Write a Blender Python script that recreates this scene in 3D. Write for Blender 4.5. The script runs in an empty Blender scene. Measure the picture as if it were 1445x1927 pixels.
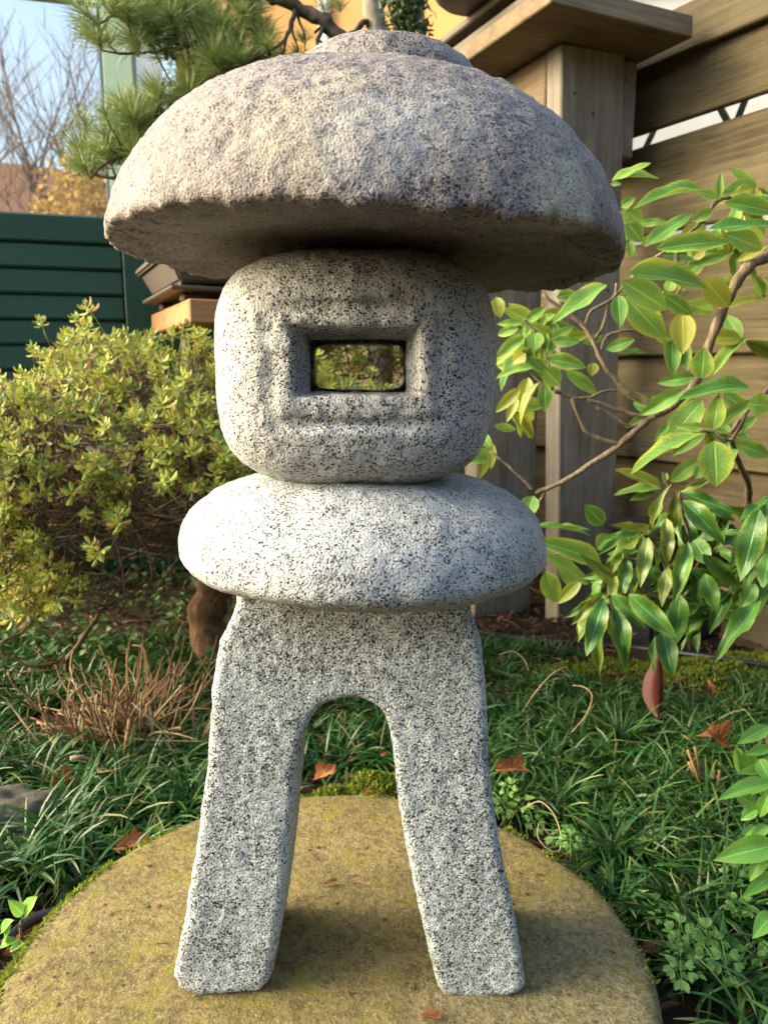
import bpy, bmesh, math, random
import numpy as np
from mathutils import Vector, Matrix

random.seed(7)
RNG = np.random.default_rng(7)
R = math.radians
scene = bpy.context.scene
COL = scene.collection

# ------------------------------------------------------------------ camera
PITCH = R(10.3)
CAM = Vector((0, 0, 0.70))
FPX = 1447.0
cd = bpy.data.cameras.new('camera')
cam = bpy.data.objects.new('camera', cd)
COL.objects.link(cam)
cam.location = CAM
cam.rotation_euler = (R(90) - PITCH, 0, 0)
cd.sensor_fit = 'HORIZONTAL'
cd.sensor_width = 36.0
cd.lens = 36.0 * FPX / 1445.0
cd.clip_start = 0.02
cd.clip_end = 500
cd.dof.use_dof = True
cd.dof.focus_distance = 0.66
cd.dof.aperture_fstop = 15.0
scene.camera = cam

# ------------------------------------------------------------------ light
SUN = Vector((-0.92, -0.04, 0.38)).normalized()      # towards the sun
SUN_EL = math.asin(SUN.z)
world = bpy.data.worlds.new('World')
scene.world = world
world.use_nodes = True
wn = world.node_tree.nodes
wn.clear()
sky = wn.new('ShaderNodeTexSky')
sky.sky_type = 'NISHITA'
sky.sun_disc = False
sky.sun_elevation = SUN_EL
sky.sun_rotation = math.atan2(SUN.x, SUN.y)
sky.air_density = 1.0
sky.dust_density = 8.0
sky.ozone_density = 1.0
bg = wn.new('ShaderNodeBackground')
bg.inputs['Strength'].default_value = 0.15
wo = wn.new('ShaderNodeOutputWorld')
world.node_tree.links.new(sky.outputs[0], bg.inputs[0])
world.node_tree.links.new(bg.outputs[0], wo.inputs[0])
sl = bpy.data.lights.new('sun', 'SUN')
sl.energy = 0.27
sl.angle = R(48)
sl.color = (1.0, 0.62, 0.30)
so = bpy.data.objects.new('sun', sl)
COL.objects.link(so)
so.rotation_euler = SUN.to_track_quat('Z', 'Y').to_euler()
vs = scene.view_settings
vs.view_transform = 'Standard'
vs.look = 'None'
vs.gamma = 1.0
vs.exposure = 2.35
vs.use_curve_mapping = False
try:
    vs.use_white_balance = True
    vs.white_balance_temperature = 6000
    vs.white_balance_tint = 0
except Exception:
    pass
scene.cycles.max_bounces = 6
scene.cycles.transparent_max_bounces = 4


# ------------------------------------------------------------------ placing
def P(px, py, Y):
    """The place at distance Y in front of the camera that shows at a pixel of the photograph."""
    u = (px - 722.5) / FPX
    v = (963.5 - py) / FPX
    d = Vector((u, math.cos(PITCH) + v * math.sin(PITCH), -math.sin(PITCH) + v * math.cos(PITCH)))
    return CAM + d * (Y / d.y)


def G(px, py, z=0.0):
    u = (px - 722.5) / FPX
    v = (963.5 - py) / FPX
    d = Vector((u, math.cos(PITCH) + v * math.sin(PITCH), -math.sin(PITCH) + v * math.cos(PITCH)))
    return CAM + d * ((z - CAM.z) / d.z)


def z3(a): return (900 + a[0] / 2.651, a[1] / 2.651)
def z7(a): return (920 + a[0] / 2.752, 450 + a[1] / 2.752)
def z8(a): return (880 + a[0] / 2.557, 900 + a[1] / 2.557)
def z9(a): return (900 + a[0] / 2.651, 1350 + a[1] / 2.651)


# ------------------------------------------------------------------ materials
class NT:
    def __init__(s, name):
        s.m = bpy.data.materials.new(name)
        s.m.use_nodes = True
        s.t = s.m.node_tree
        s.t.nodes.clear()
        s.out = s.t.nodes.new('ShaderNodeOutputMaterial')

    def n(s, typ, ins=None, **kw):
        nd = s.t.nodes.new('ShaderNode' + typ)
        for k, v in kw.items():
            setattr(nd, k, v)
        for k, v in (ins or {}).items():
            s.put(nd.inputs[k], v)
        return nd

    def put(s, sock, v):
        if isinstance(v, bpy.types.NodeSocket):
            s.t.links.new(v, sock)
        else:
            if sock.type == 'RGBA' and not isinstance(v, (int, float)) and len(v) == 3:
                v = (*v, 1)
            sock.default_value = v

    def mix(s, f, a, b, bt='MIX'):
        nd = s.n('Mix', data_type='RGBA', blend_type=bt)
        nd.clamp_factor = True
        s.put(nd.inputs[0], f); s.put(nd.inputs[6], a); s.put(nd.inputs[7], b)
        return nd.outputs[2]

    def math(s, op, a, b=0.0, c=None, clamp=False):
        nd = s.n('Math', operation=op, use_clamp=clamp)
        s.put(nd.inputs[0], a); s.put(nd.inputs[1], b)
        if c is not None:
            s.put(nd.inputs[2], c)
        return nd.outputs[0]

    def ramp(s, f, stops, interp='LINEAR'):
        nd = s.n('ValToRGB')
        cr = nd.color_ramp
        cr.interpolation = interp
        while len(cr.elements) < len(stops):
            cr.elements.new(0.5)
        for e, (p, c) in zip(cr.elements, stops):
            e.position = p
            e.color = (c, c, c, 1) if isinstance(c, (int, float)) else (*c, 1)
        s.put(nd.inputs[0], f)
        return nd.outputs[0]

    def noise(s, vec, scale, detail=2.0, rough=0.5, col=False):
        nd = s.n('TexNoise', {'Vector': vec, 'Scale': scale, 'Detail': detail, 'Roughness': rough})
        return nd.outputs['Color' if col else 'Fac']

    def obj(s):
        return s.n('TexCoord').outputs['Object']

    def vscale(s, vec, sc):
        return s.n('Mapping', {'Vector': vec, 'Scale': sc}).outputs[0]

    def bump(s, h, strength=0.3, dist=0.01, normal=None):
        nd = s.n('Bump', {'Height': h, 'Strength': strength, 'Distance': dist})
        if normal is not None:
            s.put(nd.inputs['Normal'], normal)
        return nd.outputs[0]

    def pbr(s, color, rough=0.8, spec=0.3, normal=None, **kw):
        b = s.n('BsdfPrincipled', {'Base Color': color, 'Roughness': rough, 'Specular IOR Level': spec})
        for k, v in kw.items():
            s.put(b.inputs[k.replace('_', ' ')], v)
        if normal is not None:
            s.put(b.inputs['Normal'], normal)
        s.b = b
        s.t.links.new(b.outputs[0], s.out.inputs[0])
        return s.m


def granite(name, light, grey, dark, dark_amt, grey_amt, scale=230, weather=None, lichen=None, bump=0.5, stain=0.55):
    k = NT(name)
    co = k.obj()
    dn = k.noise(co, 260, 2, 0.6, col=True)
    off = k.n('VectorMath', {0: dn, 1: (0.5, 0.5, 0.5)}, operation='SUBTRACT').outputs[0]
    off = k.n('VectorMath', {0: off, 'Scale': 0.0045}, operation='SCALE').outputs[0]
    cw = k.n('VectorMath', {0: co, 1: off}, operation='ADD').outputs[0]
    v1 = k.n('TexVoronoi', {'Vector': cw, 'Scale': scale}).outputs['Color']
    r1 = k.n('SeparateColor', {0: v1}).outputs[0]
    v2 = k.n('TexVoronoi', {'Vector': cw, 'Scale': scale * 1.7}).outputs['Color']
    sep2 = k.n('SeparateColor', {0: v2})
    big = k.noise(co, 14, 3, 0.6)
    med = k.noise(co, 55, 2, 0.6)
    sh = k.math('MULTIPLY', k.math('SUBTRACT', big, 0.5), 0.34)
    sh2 = k.math('MULTIPLY', k.math('SUBTRACT', med, 0.5), 0.38)
    a = k.math('ADD', k.math('ADD', r1, sh), sh2)
    isdark = k.ramp(a, [(max(dark_amt - 0.03, 0.0), 1.0), (dark_amt + 0.03, 0.0)])
    g = k.math('ADD', sep2.outputs[0], k.math('ADD', sh2, sh))
    isgrey = k.ramp(g, [(max(grey_amt - 0.12, 0.0), 1.0), (grey_amt + 0.12, 0.0)])
    tone = k.ramp(sep2.outputs[1], [(0.0, tuple(c * 0.82 for c in light)), (0.6, light), (1.0, tuple(min(c * 1.12, 0.85) for c in light))])
    col = k.mix(isgrey, tone, grey)
    if weather:
        wc, amt = weather
        wf = k.ramp(k.noise(co, 9, 4, 0.65), [(0.35, 0.0), (0.65, amt)])
        col = k.mix(wf, col, k.mix(0.45, col, wc))
    col = k.mix(isdark, col, dark)
    st = k.ramp(k.noise(k.vscale(co, (1, 1, 0.45)), 9, 5, 0.7), [(0.48, 0.0), (0.70, stain)])
    col = k.mix(st, col, k.mix(0.55, col, (0.055, 0.052, 0.048)))
    if lichen:
        for (cx, cy, cz), rad, lc, amt in lichen:
            d = k.n('VectorMath', {0: co, 1: (cx, cy, cz)}, operation='DISTANCE').outputs['Value']
            d = k.math('ADD', d, k.math('MULTIPLY', k.math('SUBTRACT', k.noise(co, 40, 4, 0.7), 0.5), 0.05))
            f = k.ramp(k.math('DIVIDE', d, rad), [(0.55, amt), (1.0, 0.0)])
            col = k.mix(f, col, k.mix(isdark, lc, tuple(c * 0.45 for c in lc)))
    h = k.math('ADD', k.math('MULTIPLY', k.noise(co, 520, 2, 0.6), 0.8), k.math('MULTIPLY', k.noise(co, 120, 4, 0.7), 0.9))
    h = k.math('SUBTRACT', h, k.math('MULTIPLY', isdark, 0.18))
    nrm = k.bump(h, bump, 0.006)
    return k.pbr(col, k.ramp(isdark, [(0, 0.75), (1, 0.45)]), 0.3, nrm)


def leafmat(name, base, light, edge, vein, edge_amt=0.5, nveins=9, vein_amt=0.5, rough=0.38, trans=0.3, spec=0.5, spots=None, bumpy=0.25, odd=None):
    k = NT(name)
    uv = k.n('TexCoord').outputs['UV']
    sx = k.n('SeparateXYZ', {0: uv})
    u = k.math('MULTIPLY_ADD', sx.outputs[0], 2.0, -1.0)
    t = sx.outputs[1]
    au = k.math('ABSOLUTE', u)
    rnd = k.math('ADD', k.n('ObjectInfo').outputs['Random'], k.n('Attribute', attribute_name='var').outputs['Fac'])
    rnd = k.math('FRACT', rnd)
    r2 = k.math('FRACT', k.math('MULTIPLY', rnd, 7.31))
    col = k.mix(rnd, base, light)
    if odd:
        r3 = k.math('FRACT', k.math('MULTIPLY', rnd, 23.7))
        for (lo, hi), oc in odd:
            f_ = k.math('MULTIPLY', k.math('GREATER_THAN', r3, lo), k.math('LESS_THAN', r3, hi))
            col = k.mix(f_, col, oc)
    # net of side veins
    w = k.math('SINE', k.math('MULTIPLY', k.math('SUBTRACT', k.math('MULTIPLY', t, float(nveins)), k.math('MULTIPLY', au, 2.6)), 6.283))
    vm = k.ramp(w, [(0.55, 0.0), (0.98, vein_amt)])
    blot = k.noise(k.vscale(uv, (3, 9, 1)), 3.0, 3, 0.6)
    ed = k.math('ADD', k.math('POWER', au, 2.2), k.math('MULTIPLY', k.math('SUBTRACT', blot, 0.5), 0.9))
    ed = k.math('MULTIPLY', ed, k.math('MULTIPLY_ADD', r2, 0.7, 0.55))
    ef = k.ramp(ed, [(0.25, 0.0), (0.95, edge_amt)])
    col = k.mix(ef, col, edge)
    col = k.mix(vm, col, vein)
    mid = k.ramp(au, [(0.03, 0.75), (0.09, 0.0)])
    col = k.mix(mid, col, tuple(min(1, c * 1.5 + 0.03) for c in light))
    if spots:
        sp = k.ramp(k.noise(k.vscale(uv, (5, 14, 1)), 4.0, 2, 0.5), [(0.66, 0.0), (0.74, 0.8)])
        col = k.mix(sp, col, spots)
    h = k.math('ADD', k.math('MULTIPLY', mid, -0.6), k.math('ADD', k.math('MULTIPLY', vm, -0.3), k.math('MULTIPLY', blot, 0.6)))
    nrm = k.bump(h, bumpy, 0.004)
    k.pbr(col, rough, spec, nrm)
    tr = k.n('BsdfTranslucent', {'Color': k.mix(0.35, col, edge)})
    mx = k.n('MixShader', {0: trans, 1: k.b.outputs[0], 2: tr.outputs[0]})
    k.t.links.new(mx.outputs[0], k.out.inputs[0])
    return k.m


def woodmat(name, c1, c2, c3, rough=0.75, grain=60, stain=None, spec=0.25, green=None):
    """Weathered board: grain runs along the board's own X axis."""
    k = NT(name)
    co = k.obj()
    rnd = k.n('ObjectInfo').outputs['Random']
    sh = k.n('CombineXYZ', {0: k.math('MULTIPLY', rnd, 13.0), 1: k.math('MULTIPLY', rnd, 7.0), 2: k.math('MULTIPLY', rnd, 5.0)}).outputs[0]
    c = k.n('VectorMath', {0: co, 1: sh}, operation='ADD').outputs[0]
    g1 = k.noise(k.vscale(c, (4.5, grain, grain)), 1.0, 5, 0.65)
    g2 = k.noise(k.vscale(c, (1.6, grain * 0.25, grain * 0.25)), 1.0, 4, 0.6)
    b = k.noise(c, 5.0, 4, 0.6)
    col = k.ramp(g1, [(0.3, c1), (0.55, c2), (0.75, c3)])
    col = k.mix(k.ramp(g2, [(0.35, 0.0), (0.7, 0.6)]), col, c1)
    col = k.mix(k.ramp(b, [(0.4, 0.0), (0.75, 0.45)]), col, c3)
    if green:
        col = k.mix(k.ramp(k.noise(c, 7.0, 5, 0.7), [(0.42, 0.0), (0.7, 0.55)]), col, green)
    if stain:
        col = k.mix(k.ramp(k.noise(k.vscale(c, (1.2, 6, 6)), 1.5, 4, 0.7), [(0.5, 0.0), (0.72, 0.7)]), col, stain)
    h = k.math('ADD', g1, k.math('MULTIPLY', g2, 0.6))
    return k.pbr(col, rough, spec, k.bump(h, 0.35, 0.004))


def barkmat(name, c1, c2, scale=40, stretch=(1, 1, 0.25), bump=0.7):
    k = NT(name)
    co = k.obj()
    n1 = k.noise(k.vscale(co, stretch), scale, 5, 0.7)
    n2 = k.noise(co, scale * 0.3, 3, 0.6)
    col = k.mix(k.ramp(n1, [(0.35, 0.0), (0.65, 1.0)]), c1, c2)
    col = k.mix(k.ramp(n2, [(0.45, 0.0), (0.7, 0.5)]), col, tuple(c * 0.6 for c in c1))
    return k.pbr(col, 0.85, 0.2, k.bump(n1, bump, 0.01))


def plain(name, c, rough=0.6, spec=0.3, var=0.15, scale=20, bump=0.1, **kw):
    k = NT(name)
    co = k.obj()
    n1 = k.noise(co, scale, 4, 0.6)
    col = k.mix(n1, tuple(x * (1 - var) for x in c), tuple(min(1, x * (1 + var)) for x in c))
    return k.pbr(col, rough, spec, k.bump(n1, bump, 0.004), **kw)


M = {}
M['granite_box'] = granite('granite_speckled', (0.475, 0.475, 0.465), (0.30, 0.30, 0.298), (0.04, 0.034, 0.034), 0.20, 0.24, 700,
                           weather=((0.40, 0.35, 0.26), 0.5), bump=0.55)
M['granite_collar'] = granite('granite_pale', (0.465, 0.48, 0.485), (0.29, 0.30, 0.305), (0.045, 0.042, 0.045), 0.175, 0.20, 720,
                              weather=((0.45, 0.40, 0.32), 0.35), bump=0.6)
M['granite_leg'] = granite('granite_grey', (0.66, 0.695, 0.70), (0.20, 0.215, 0.222), (0.026, 0.027, 0.030), 0.20, 0.46, 680,
                           weather=((0.46, 0.45, 0.41), 0.3), bump=0.6, stain=0.4)
M['fence'] = woodmat('fence_board_wood', (0.036, 0.025, 0.012), (0.108, 0.080, 0.038), (0.185, 0.145, 0.075), 0.8, 110, stain=(0.03, 0.019, 0.011), green=(0.075, 0.066, 0.03))
M['post'] = woodmat('weathered_post_wood', (0.125, 0.10, 0.078), (0.25, 0.215, 0.18), (0.345, 0.305, 0.26), 0.8, 80, stain=(0.08, 0.05, 0.035), green=(0.18, 0.16, 0.09))
M['stand'] = woodmat('stand_wood', (0.10, 0.063, 0.034), (0.19, 0.13, 0.075), (0.27, 0.20, 0.12), 0.75, 95, stain=(0.08, 0.05, 0.03), green=(0.19, 0.16, 0.08))
M['twig'] = barkmat('twig_bark', (0.11, 0.07, 0.04), (0.22, 0.15, 0.09), 60)
M['branch'] = barkmat('rhododendron_bark', (0.10, 0.07, 0.045), (0.26, 0.20, 0.13), 70)
M['darkbark'] = barkmat('pine_bark', (0.035, 0.025, 0.018), (0.12, 0.09, 0.06), 45, (1, 1, 1))
M['greybark'] = barkmat('grey_bark', (0.16, 0.13, 0.10), (0.34, 0.29, 0.23), 30)
M['rhodo'] = leafmat('rhododendron_leaf', (0.075, 0.20, 0.035), (0.20, 0.34, 0.06), (0.40, 0.43, 0.05), (0.06, 0.165, 0.04), 0.9, 10, 0.35, 0.44, 0.36, 0.32, bumpy=0.5)
M['rhodo_yellow'] = leafmat('rhododendron_yellow_leaf', (0.17, 0.24, 0.03), (0.30, 0.31, 0.035), (0.44, 0.38, 0.03), (0.11, 0.18, 0.03), 0.8, 8, 0.3, 0.4, 0.32, spots=(0.22, 0.08, 0.02))
M['pieris'] = leafmat('pieris_leaf', (0.028, 0.098, 0.013), (0.078, 0.178, 0.024), (0.25, 0.28, 0.03), (0.045, 0.13, 0.025), 0.40, 7, 0.15, 0.34, 0.22, 0.38, bumpy=0.35)
M['pieris_yellow'] = leafmat('pieris_yellow_leaf', (0.06, 0.125, 0.016), (0.15, 0.19, 0.024), (0.27, 0.26, 0.03), (0.08, 0.13, 0.025), 0.9, 7, 0.15, 0.3, 0.28, 0.5, bumpy=0.35)
M['bright'] = leafmat('bright_leaf', (0.13, 0.33, 0.035), (0.23, 0.45, 0.07), (0.35, 0.46, 0.09), (0.09, 0.24, 0.05), 0.35, 8, 0.3, 0.33, 0.35)
M['azalea'] = leafmat('azalea_leaf', (0.13, 0.225, 0.026), (0.46, 0.50, 0.06), (0.50, 0.44, 0.085), (0.13, 0.19, 0.03), 0.6, 5, 0.1, 0.42, 0.3, 0.35, odd=[((0.0, 0.06), (0.30, 0.19, 0.06)), ((0.10, 0.26), (0.50, 0.43, 0.10)), ((0.26, 0.42), (0.10, 0.20, 0.075)), ((0.95, 1.0), (0.26, 0.09, 0.03))])
M['needle'] = leafmat('pine_needle', (0.10, 0.165, 0.034), (0.25, 0.29, 0.068), (0.16, 0.20, 0.06), (0.07, 0.13, 0.03), 0.2, 3, 0.0, 0.4, 0.15, 0.4)
M['conifer'] = leafmat('conifer_scale_leaf', (0.02, 0.045, 0.012), (0.06, 0.085, 0.022), (0.1, 0.1, 0.03), (0.03, 0.05, 0.01), 0.2, 3, 0.0, 0.5, 0.15)
M['herb'] = leafmat('herb_leaf', (0.11, 0.24, 0.045), (0.21, 0.36, 0.08), (0.2, 0.28, 0.07), (0.1, 0.2, 0.06), 0.3, 5, 0.2, 0.45, 0.3, 0.35)
M['cover'] = leafmat('ground_cover_leaf', (0.03, 0.08, 0.018), (0.08, 0.15, 0.035), (0.16, 0.18, 0.04), (0.05, 0.1, 0.02), 0.3, 5, 0.1, 0.5, 0.25, 0.3)
M['golden'] = leafmat('golden_leaf', (0.32, 0.21, 0.04), (0.44, 0.31, 0.07), (0.4, 0.27, 0.05), (0.3, 0.2, 0.04), 0.3, 4, 0.1, 0.5, 0.4, 0.3)
M['dead'] = leafmat('dead_leaf', (0.17, 0.058, 0.016), (0.31, 0.125, 0.04), (0.11, 0.04, 0.015), (0.14, 0.05, 0.02), 0.5, 6, 0.4, 0.5, 0.2, 0.35, spots=(0.09, 0.035, 0.015), bumpy=0.6)
M['redleaf'] = leafmat('red_leaf', (0.095, 0.020, 0.010), (0.115, 0.027, 0.014), (0.13, 0.032, 0.011), (0.2, 0.05, 0.025), 0.4, 8, 0.15, 0.45, 0.1, 0.4)
M['litter'] = leafmat('leaf_litter', (0.06, 0.03, 0.018), (0.17, 0.085, 0.045), (0.1, 0.05, 0.025), (0.08, 0.04, 0.02), 0.4, 5, 0.2, 0.7, 0.1, 0.2)
M['stalk'] = barkmat('dry_stalk', (0.15, 0.080, 0.038), (0.33, 0.195, 0.10), 50, (1, 1, 0.2), 0.3)
M['straw'] = barkmat('straw', (0.26, 0.19, 0.10), (0.40, 0.30, 0.17), 50, (1, 1, 0.2), 0.3)
M['moss'] = leafmat('moss', (0.10, 0.15, 0.018), (0.23, 0.26, 0.03), (0.25, 0.26, 0.04), (0.14, 0.2, 0.02), 0.3, 3, 0.0, 0.8, 0.3, 0.15)
M['green_paint'] = plain('dark_green_paint', (0.020, 0.058, 0.037), 0.45, 0.4, 0.12, 60, 0.05)
M['frame_paint'] = plain('pale_green_paint', (0.60, 0.70, 0.42), 0.5, 0.4, 0.05, 10, 0.03)
M['white_paint'] = plain('white_paint', (0.78, 0.76, 0.72), 0.55, 0.3, 0.05, 12, 0.05)
M['grey_edge'] = plain('grey_window_seal', (0.20, 0.24, 0.22), 0.5, 0.3)
M['sunny_ochre_wall'] = plain('sunny_ochre_render', (0.66, 0.36, 0.13), 0.9, 0.15, 0.22, 3.5, 0.2)  # golden warmth of the low sun is mixed into this ochre
M['pot'] = plain('stoneware_grey', (0.105, 0.083, 0.066), 0.55, 0.35, 0.15, 40, 0.1)
M['pot_dark'] = plain('stoneware_brown', (0.06, 0.043, 0.033), 0.42, 0.4, 0.15, 30, 0.08)
M['tray'] = plain('brown_tray', (0.085, 0.066, 0.046), 0.5, 0.35, 0.2, 30, 0.1)
M['black_plastic'] = plain('black_plastic', (0.018, 0.019, 0.021), 0.35, 0.5, 0.2, 40, 0.05)
M['orange_cable'] = plain('orange_cable', (0.65, 0.17, 0.03), 0.4, 0.4, 0.1)
M['roof_tile'] = plain('brown_roof', (0.20, 0.11, 0.06), 0.8, 0.2, 0.25, 6, 0.4)
M['brick_wall'] = plain('pale_house_wall', (0.55, 0.42, 0.30), 0.85, 0.2, 0.12, 4, 0.2)
M['pale_wall'] = plain('sky_bright_wall', (0.74, 0.68, 0.58), 0.85, 0.2, 0.08, 3, 0.1)  # house wall whitened to stand in for bright sky in the fence gap
M['rock'] = plain('grey_rock', (0.085, 0.075, 0.055), 0.85, 0.2, 0.45, 25, 0.9)
M['trellis'] = plain('green_trellis', (0.10, 0.13, 0.05), 0.6, 0.3)
M['cork'] = plain('dark_interior', (0.05, 0.04, 0.035), 0.9, 0.1)

k = NT('window_glass')
k.pbr((0.86, 0.80, 0.75), 0.015, 0.5, Metallic=0.92)
M['glass'] = k.m

k = NT('soil')
co = k.obj()
n1 = k.noise(co, 30, 6, 0.7); n2 = k.noise(co, 4, 3, 0.6); n3 = k.noise(co, 160, 3, 0.7)
c = k.mix(k.ramp(n1, [(0.35, 0), (0.65, 1)]), (0.018, 0.011, 0.007), (0.062, 0.038, 0.022))
c = k.mix(k.ramp(n2, [(0.45, 0), (0.7, 0.7)]), c, (0.045, 0.042, 0.014))
M['soil'] = k.pbr(c, 0.9, 0.2, k.bump(k.math('ADD', n1, n3), 0.9, 0.02))

k = NT('mossy_concrete')
co = k.obj()
n1 = k.noise(co, 7, 5, 0.65); n2 = k.noise(co, 26, 5, 0.7); n3 = k.noise(co, 130, 5, 0.8); n4 = k.noise(co, 75, 4, 0.7)
c = k.mix(k.ramp(n1, [(0.38, 0), (0.62, 1)]), (0.225, 0.172, 0.045), (0.30, 0.225, 0.09))
c = k.mix(k.ramp(n4, [(0.42, 0.65), (0.52, 0)]), c, (0.115, 0.085, 0.035))
c = k.mix(k.ramp(n3, [(0.54, 0), (0.66, 0.65)]), c, (0.36, 0.29, 0.15))
c = k.mix(k.ramp(n3, [(0.36, 0.7), (0.46, 0)]), c, (0.085, 0.06, 0.025))
c = k.mix(k.ramp(n2, [(0.54, 0), (0.63, 0.75)]), c, (0.225, 0.20, 0.026))
c = k.mix(k.ramp(k.noise(co, 11, 6, 0.75), [(0.50, 0), (0.68, 0.65)]), c, (0.12, 0.10, 0.04))
gx = k.n('SeparateXYZ', {0: co})
gf = k.math('ADD', k.math('MULTIPLY_ADD', gx.outputs[0], 1.5, -0.02), k.math('MULTIPLY_ADD', gx.outputs[1], -1.3, -0.16))
gf = k.math('ADD', gf, k.math('MULTIPLY', k.math('SUBTRACT', n1, 0.5), 0.9))
c = k.mix(k.ramp(gf, [(0.0, 0), (0.5, 0.6)]), c, k.mix(k.ramp(n3, [(0.38, 0), (0.62, 1)]), (0.10, 0.095, 0.04), (0.36, 0.35, 0.24)))
sp = k.n('TexVoronoi', {'Vector': co, 'Scale': 480.0}).outputs['Color']
spr = k.n('SeparateColor', {0: sp})
c = k.mix(k.ramp(spr.outputs[0], [(0.86, 0), (0.95, 0.42)]), c, (0.42, 0.36, 0.23))
c = k.mix(k.ramp(k.math('ADD', spr.outputs[1], k.math('MULTIPLY', k.math('SUBTRACT', n2, 0.5), 0.8)), [(0.08, 0.5), (0.14, 0.0)]), c, (0.075, 0.058, 0.03))
M['disc'] = k.pbr(c, 0.85, 0.25, k.bump(k.math('ADD', k.math('MULTIPLY', n4, 1.0), k.math('ADD', n3, k.math('MULTIPLY', spr.outputs[0], 0.4))), 1.0, 0.006))

k = NT('mondo_grass_blade')
uv = k.n('TexCoord').outputs['UV']
t = k.n('SeparateXYZ', {0: uv}).outputs[1]
var = k.n('Attribute', attribute_name='var').outputs['Fac']
r2 = k.math('FRACT', k.math('MULTIPLY', var, 9.7))
r3 = k.math('FRACT', k.math('MULTIPLY', var, 31.3))
c = k.mix(r2, (0.016, 0.054, 0.010), (0.054, 0.138, 0.024))
tipf = k.math('MULTIPLY', k.ramp(t, [(0.70, 0.0), (0.95, 1.0)]), k.ramp(r3, [(0.60, 0.0), (0.90, 0.8)]))
c = k.mix(tipf, c, (0.36, 0.29, 0.10))
c = k.mix(k.ramp(r3, [(0.982, 0.0), (0.988, 0.9)]), c, (0.26, 0.22, 0.09))
k.pbr(c, 0.42, 0.35)
tr = k.n('BsdfTranslucent', {'Color': c})
mx = k.n('MixShader', {0: 0.22, 1: k.b.outputs[0], 2: tr.outputs[0]})
k.t.links.new(mx.outputs[0], k.out.inputs[0])
M['grass'] = k.m


# ------------------------------------------------------------------ mesh helpers
def mesh_from(name, V, quads=None, tris=None, uv=None, var=None, mat=None, smooth=True):
    V = np.asarray(V, dtype=np.float32).reshape(-1, 3)
    me = bpy.data.meshes.new(name)
    q = np.asarray(quads if quads is not None and len(quads) else np.zeros((0, 4)), dtype=np.int32).reshape(-1, 4)
    t = np.asarray(tris if tris is not None and len(tris) else np.zeros((0, 3)), dtype=np.int32).reshape(-1, 3)
    nl = q.size + t.size
    me.vertices.add(len(V)); me.vertices.foreach_set('co', V.ravel())
    me.loops.add(nl)
    lv = np.concatenate([q.ravel(), t.ravel()]).astype(np.int32)
    me.loops.foreach_set('vertex_index', lv)
    nf = len(q) + len(t)
    me.polygons.add(nf)
    ls = np.concatenate([np.arange(len(q)) * 4, q.size + np.arange(len(t)) * 3]).astype(np.int32)
    me.polygons.foreach_set('loop_start', ls)
    try:
        me.polygons.foreach_set('loop_total', np.concatenate([np.full(len(q), 4), np.full(len(t), 3)]).astype(np.int32))
    except Exception:
        pass
    me.polygons.foreach_set('use_smooth', np.full(nf, smooth, dtype=bool))
    me.update(calc_edges=True)
    if uv is not None:
        l = me.uv_layers.new(name='UVMap')
        l.data.foreach_set('uv', np.asarray(uv, dtype=np.float32).reshape(-1, 2)[lv].ravel())
    if var is not None:
        a = me.attributes.new('var', 'FLOAT', 'POINT')
        a.data.foreach_set('value', np.asarray(var, dtype=np.float32).ravel())
    me.validate()
    if mat is not None:
        me.materials.append(mat)
    return me


def tag(o, label=None, cat=None, group=None, kind=None):
    if label: o['label'] = label
    if cat: o['category'] = cat
    if group: o['group'] = group
    if kind: o['kind'] = kind
    return o


def link(name, me, parent=None, Mx=None):
    o = bpy.data.objects.new(name, me)
    COL.objects.link(o)
    if parent is not None:
        o.parent = parent
        base = parent.matrix_basis.copy()
        if parent.parent is not None:
            base = parent.parent.matrix_basis @ base
        o.matrix_basis = base.inverted() @ (Mx if Mx is not None else Matrix())
    elif Mx is not None:
        o.matrix_basis = Mx
    return o


def thing(name, loc, label, cat, group=None):
    o = bpy.data.objects.new(name, None)
    COL.objects.link(o)
    o.empty_display_size = 0.05
    o.matrix_basis = Matrix.Translation(loc)
    return tag(o, label, cat, group)


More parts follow.
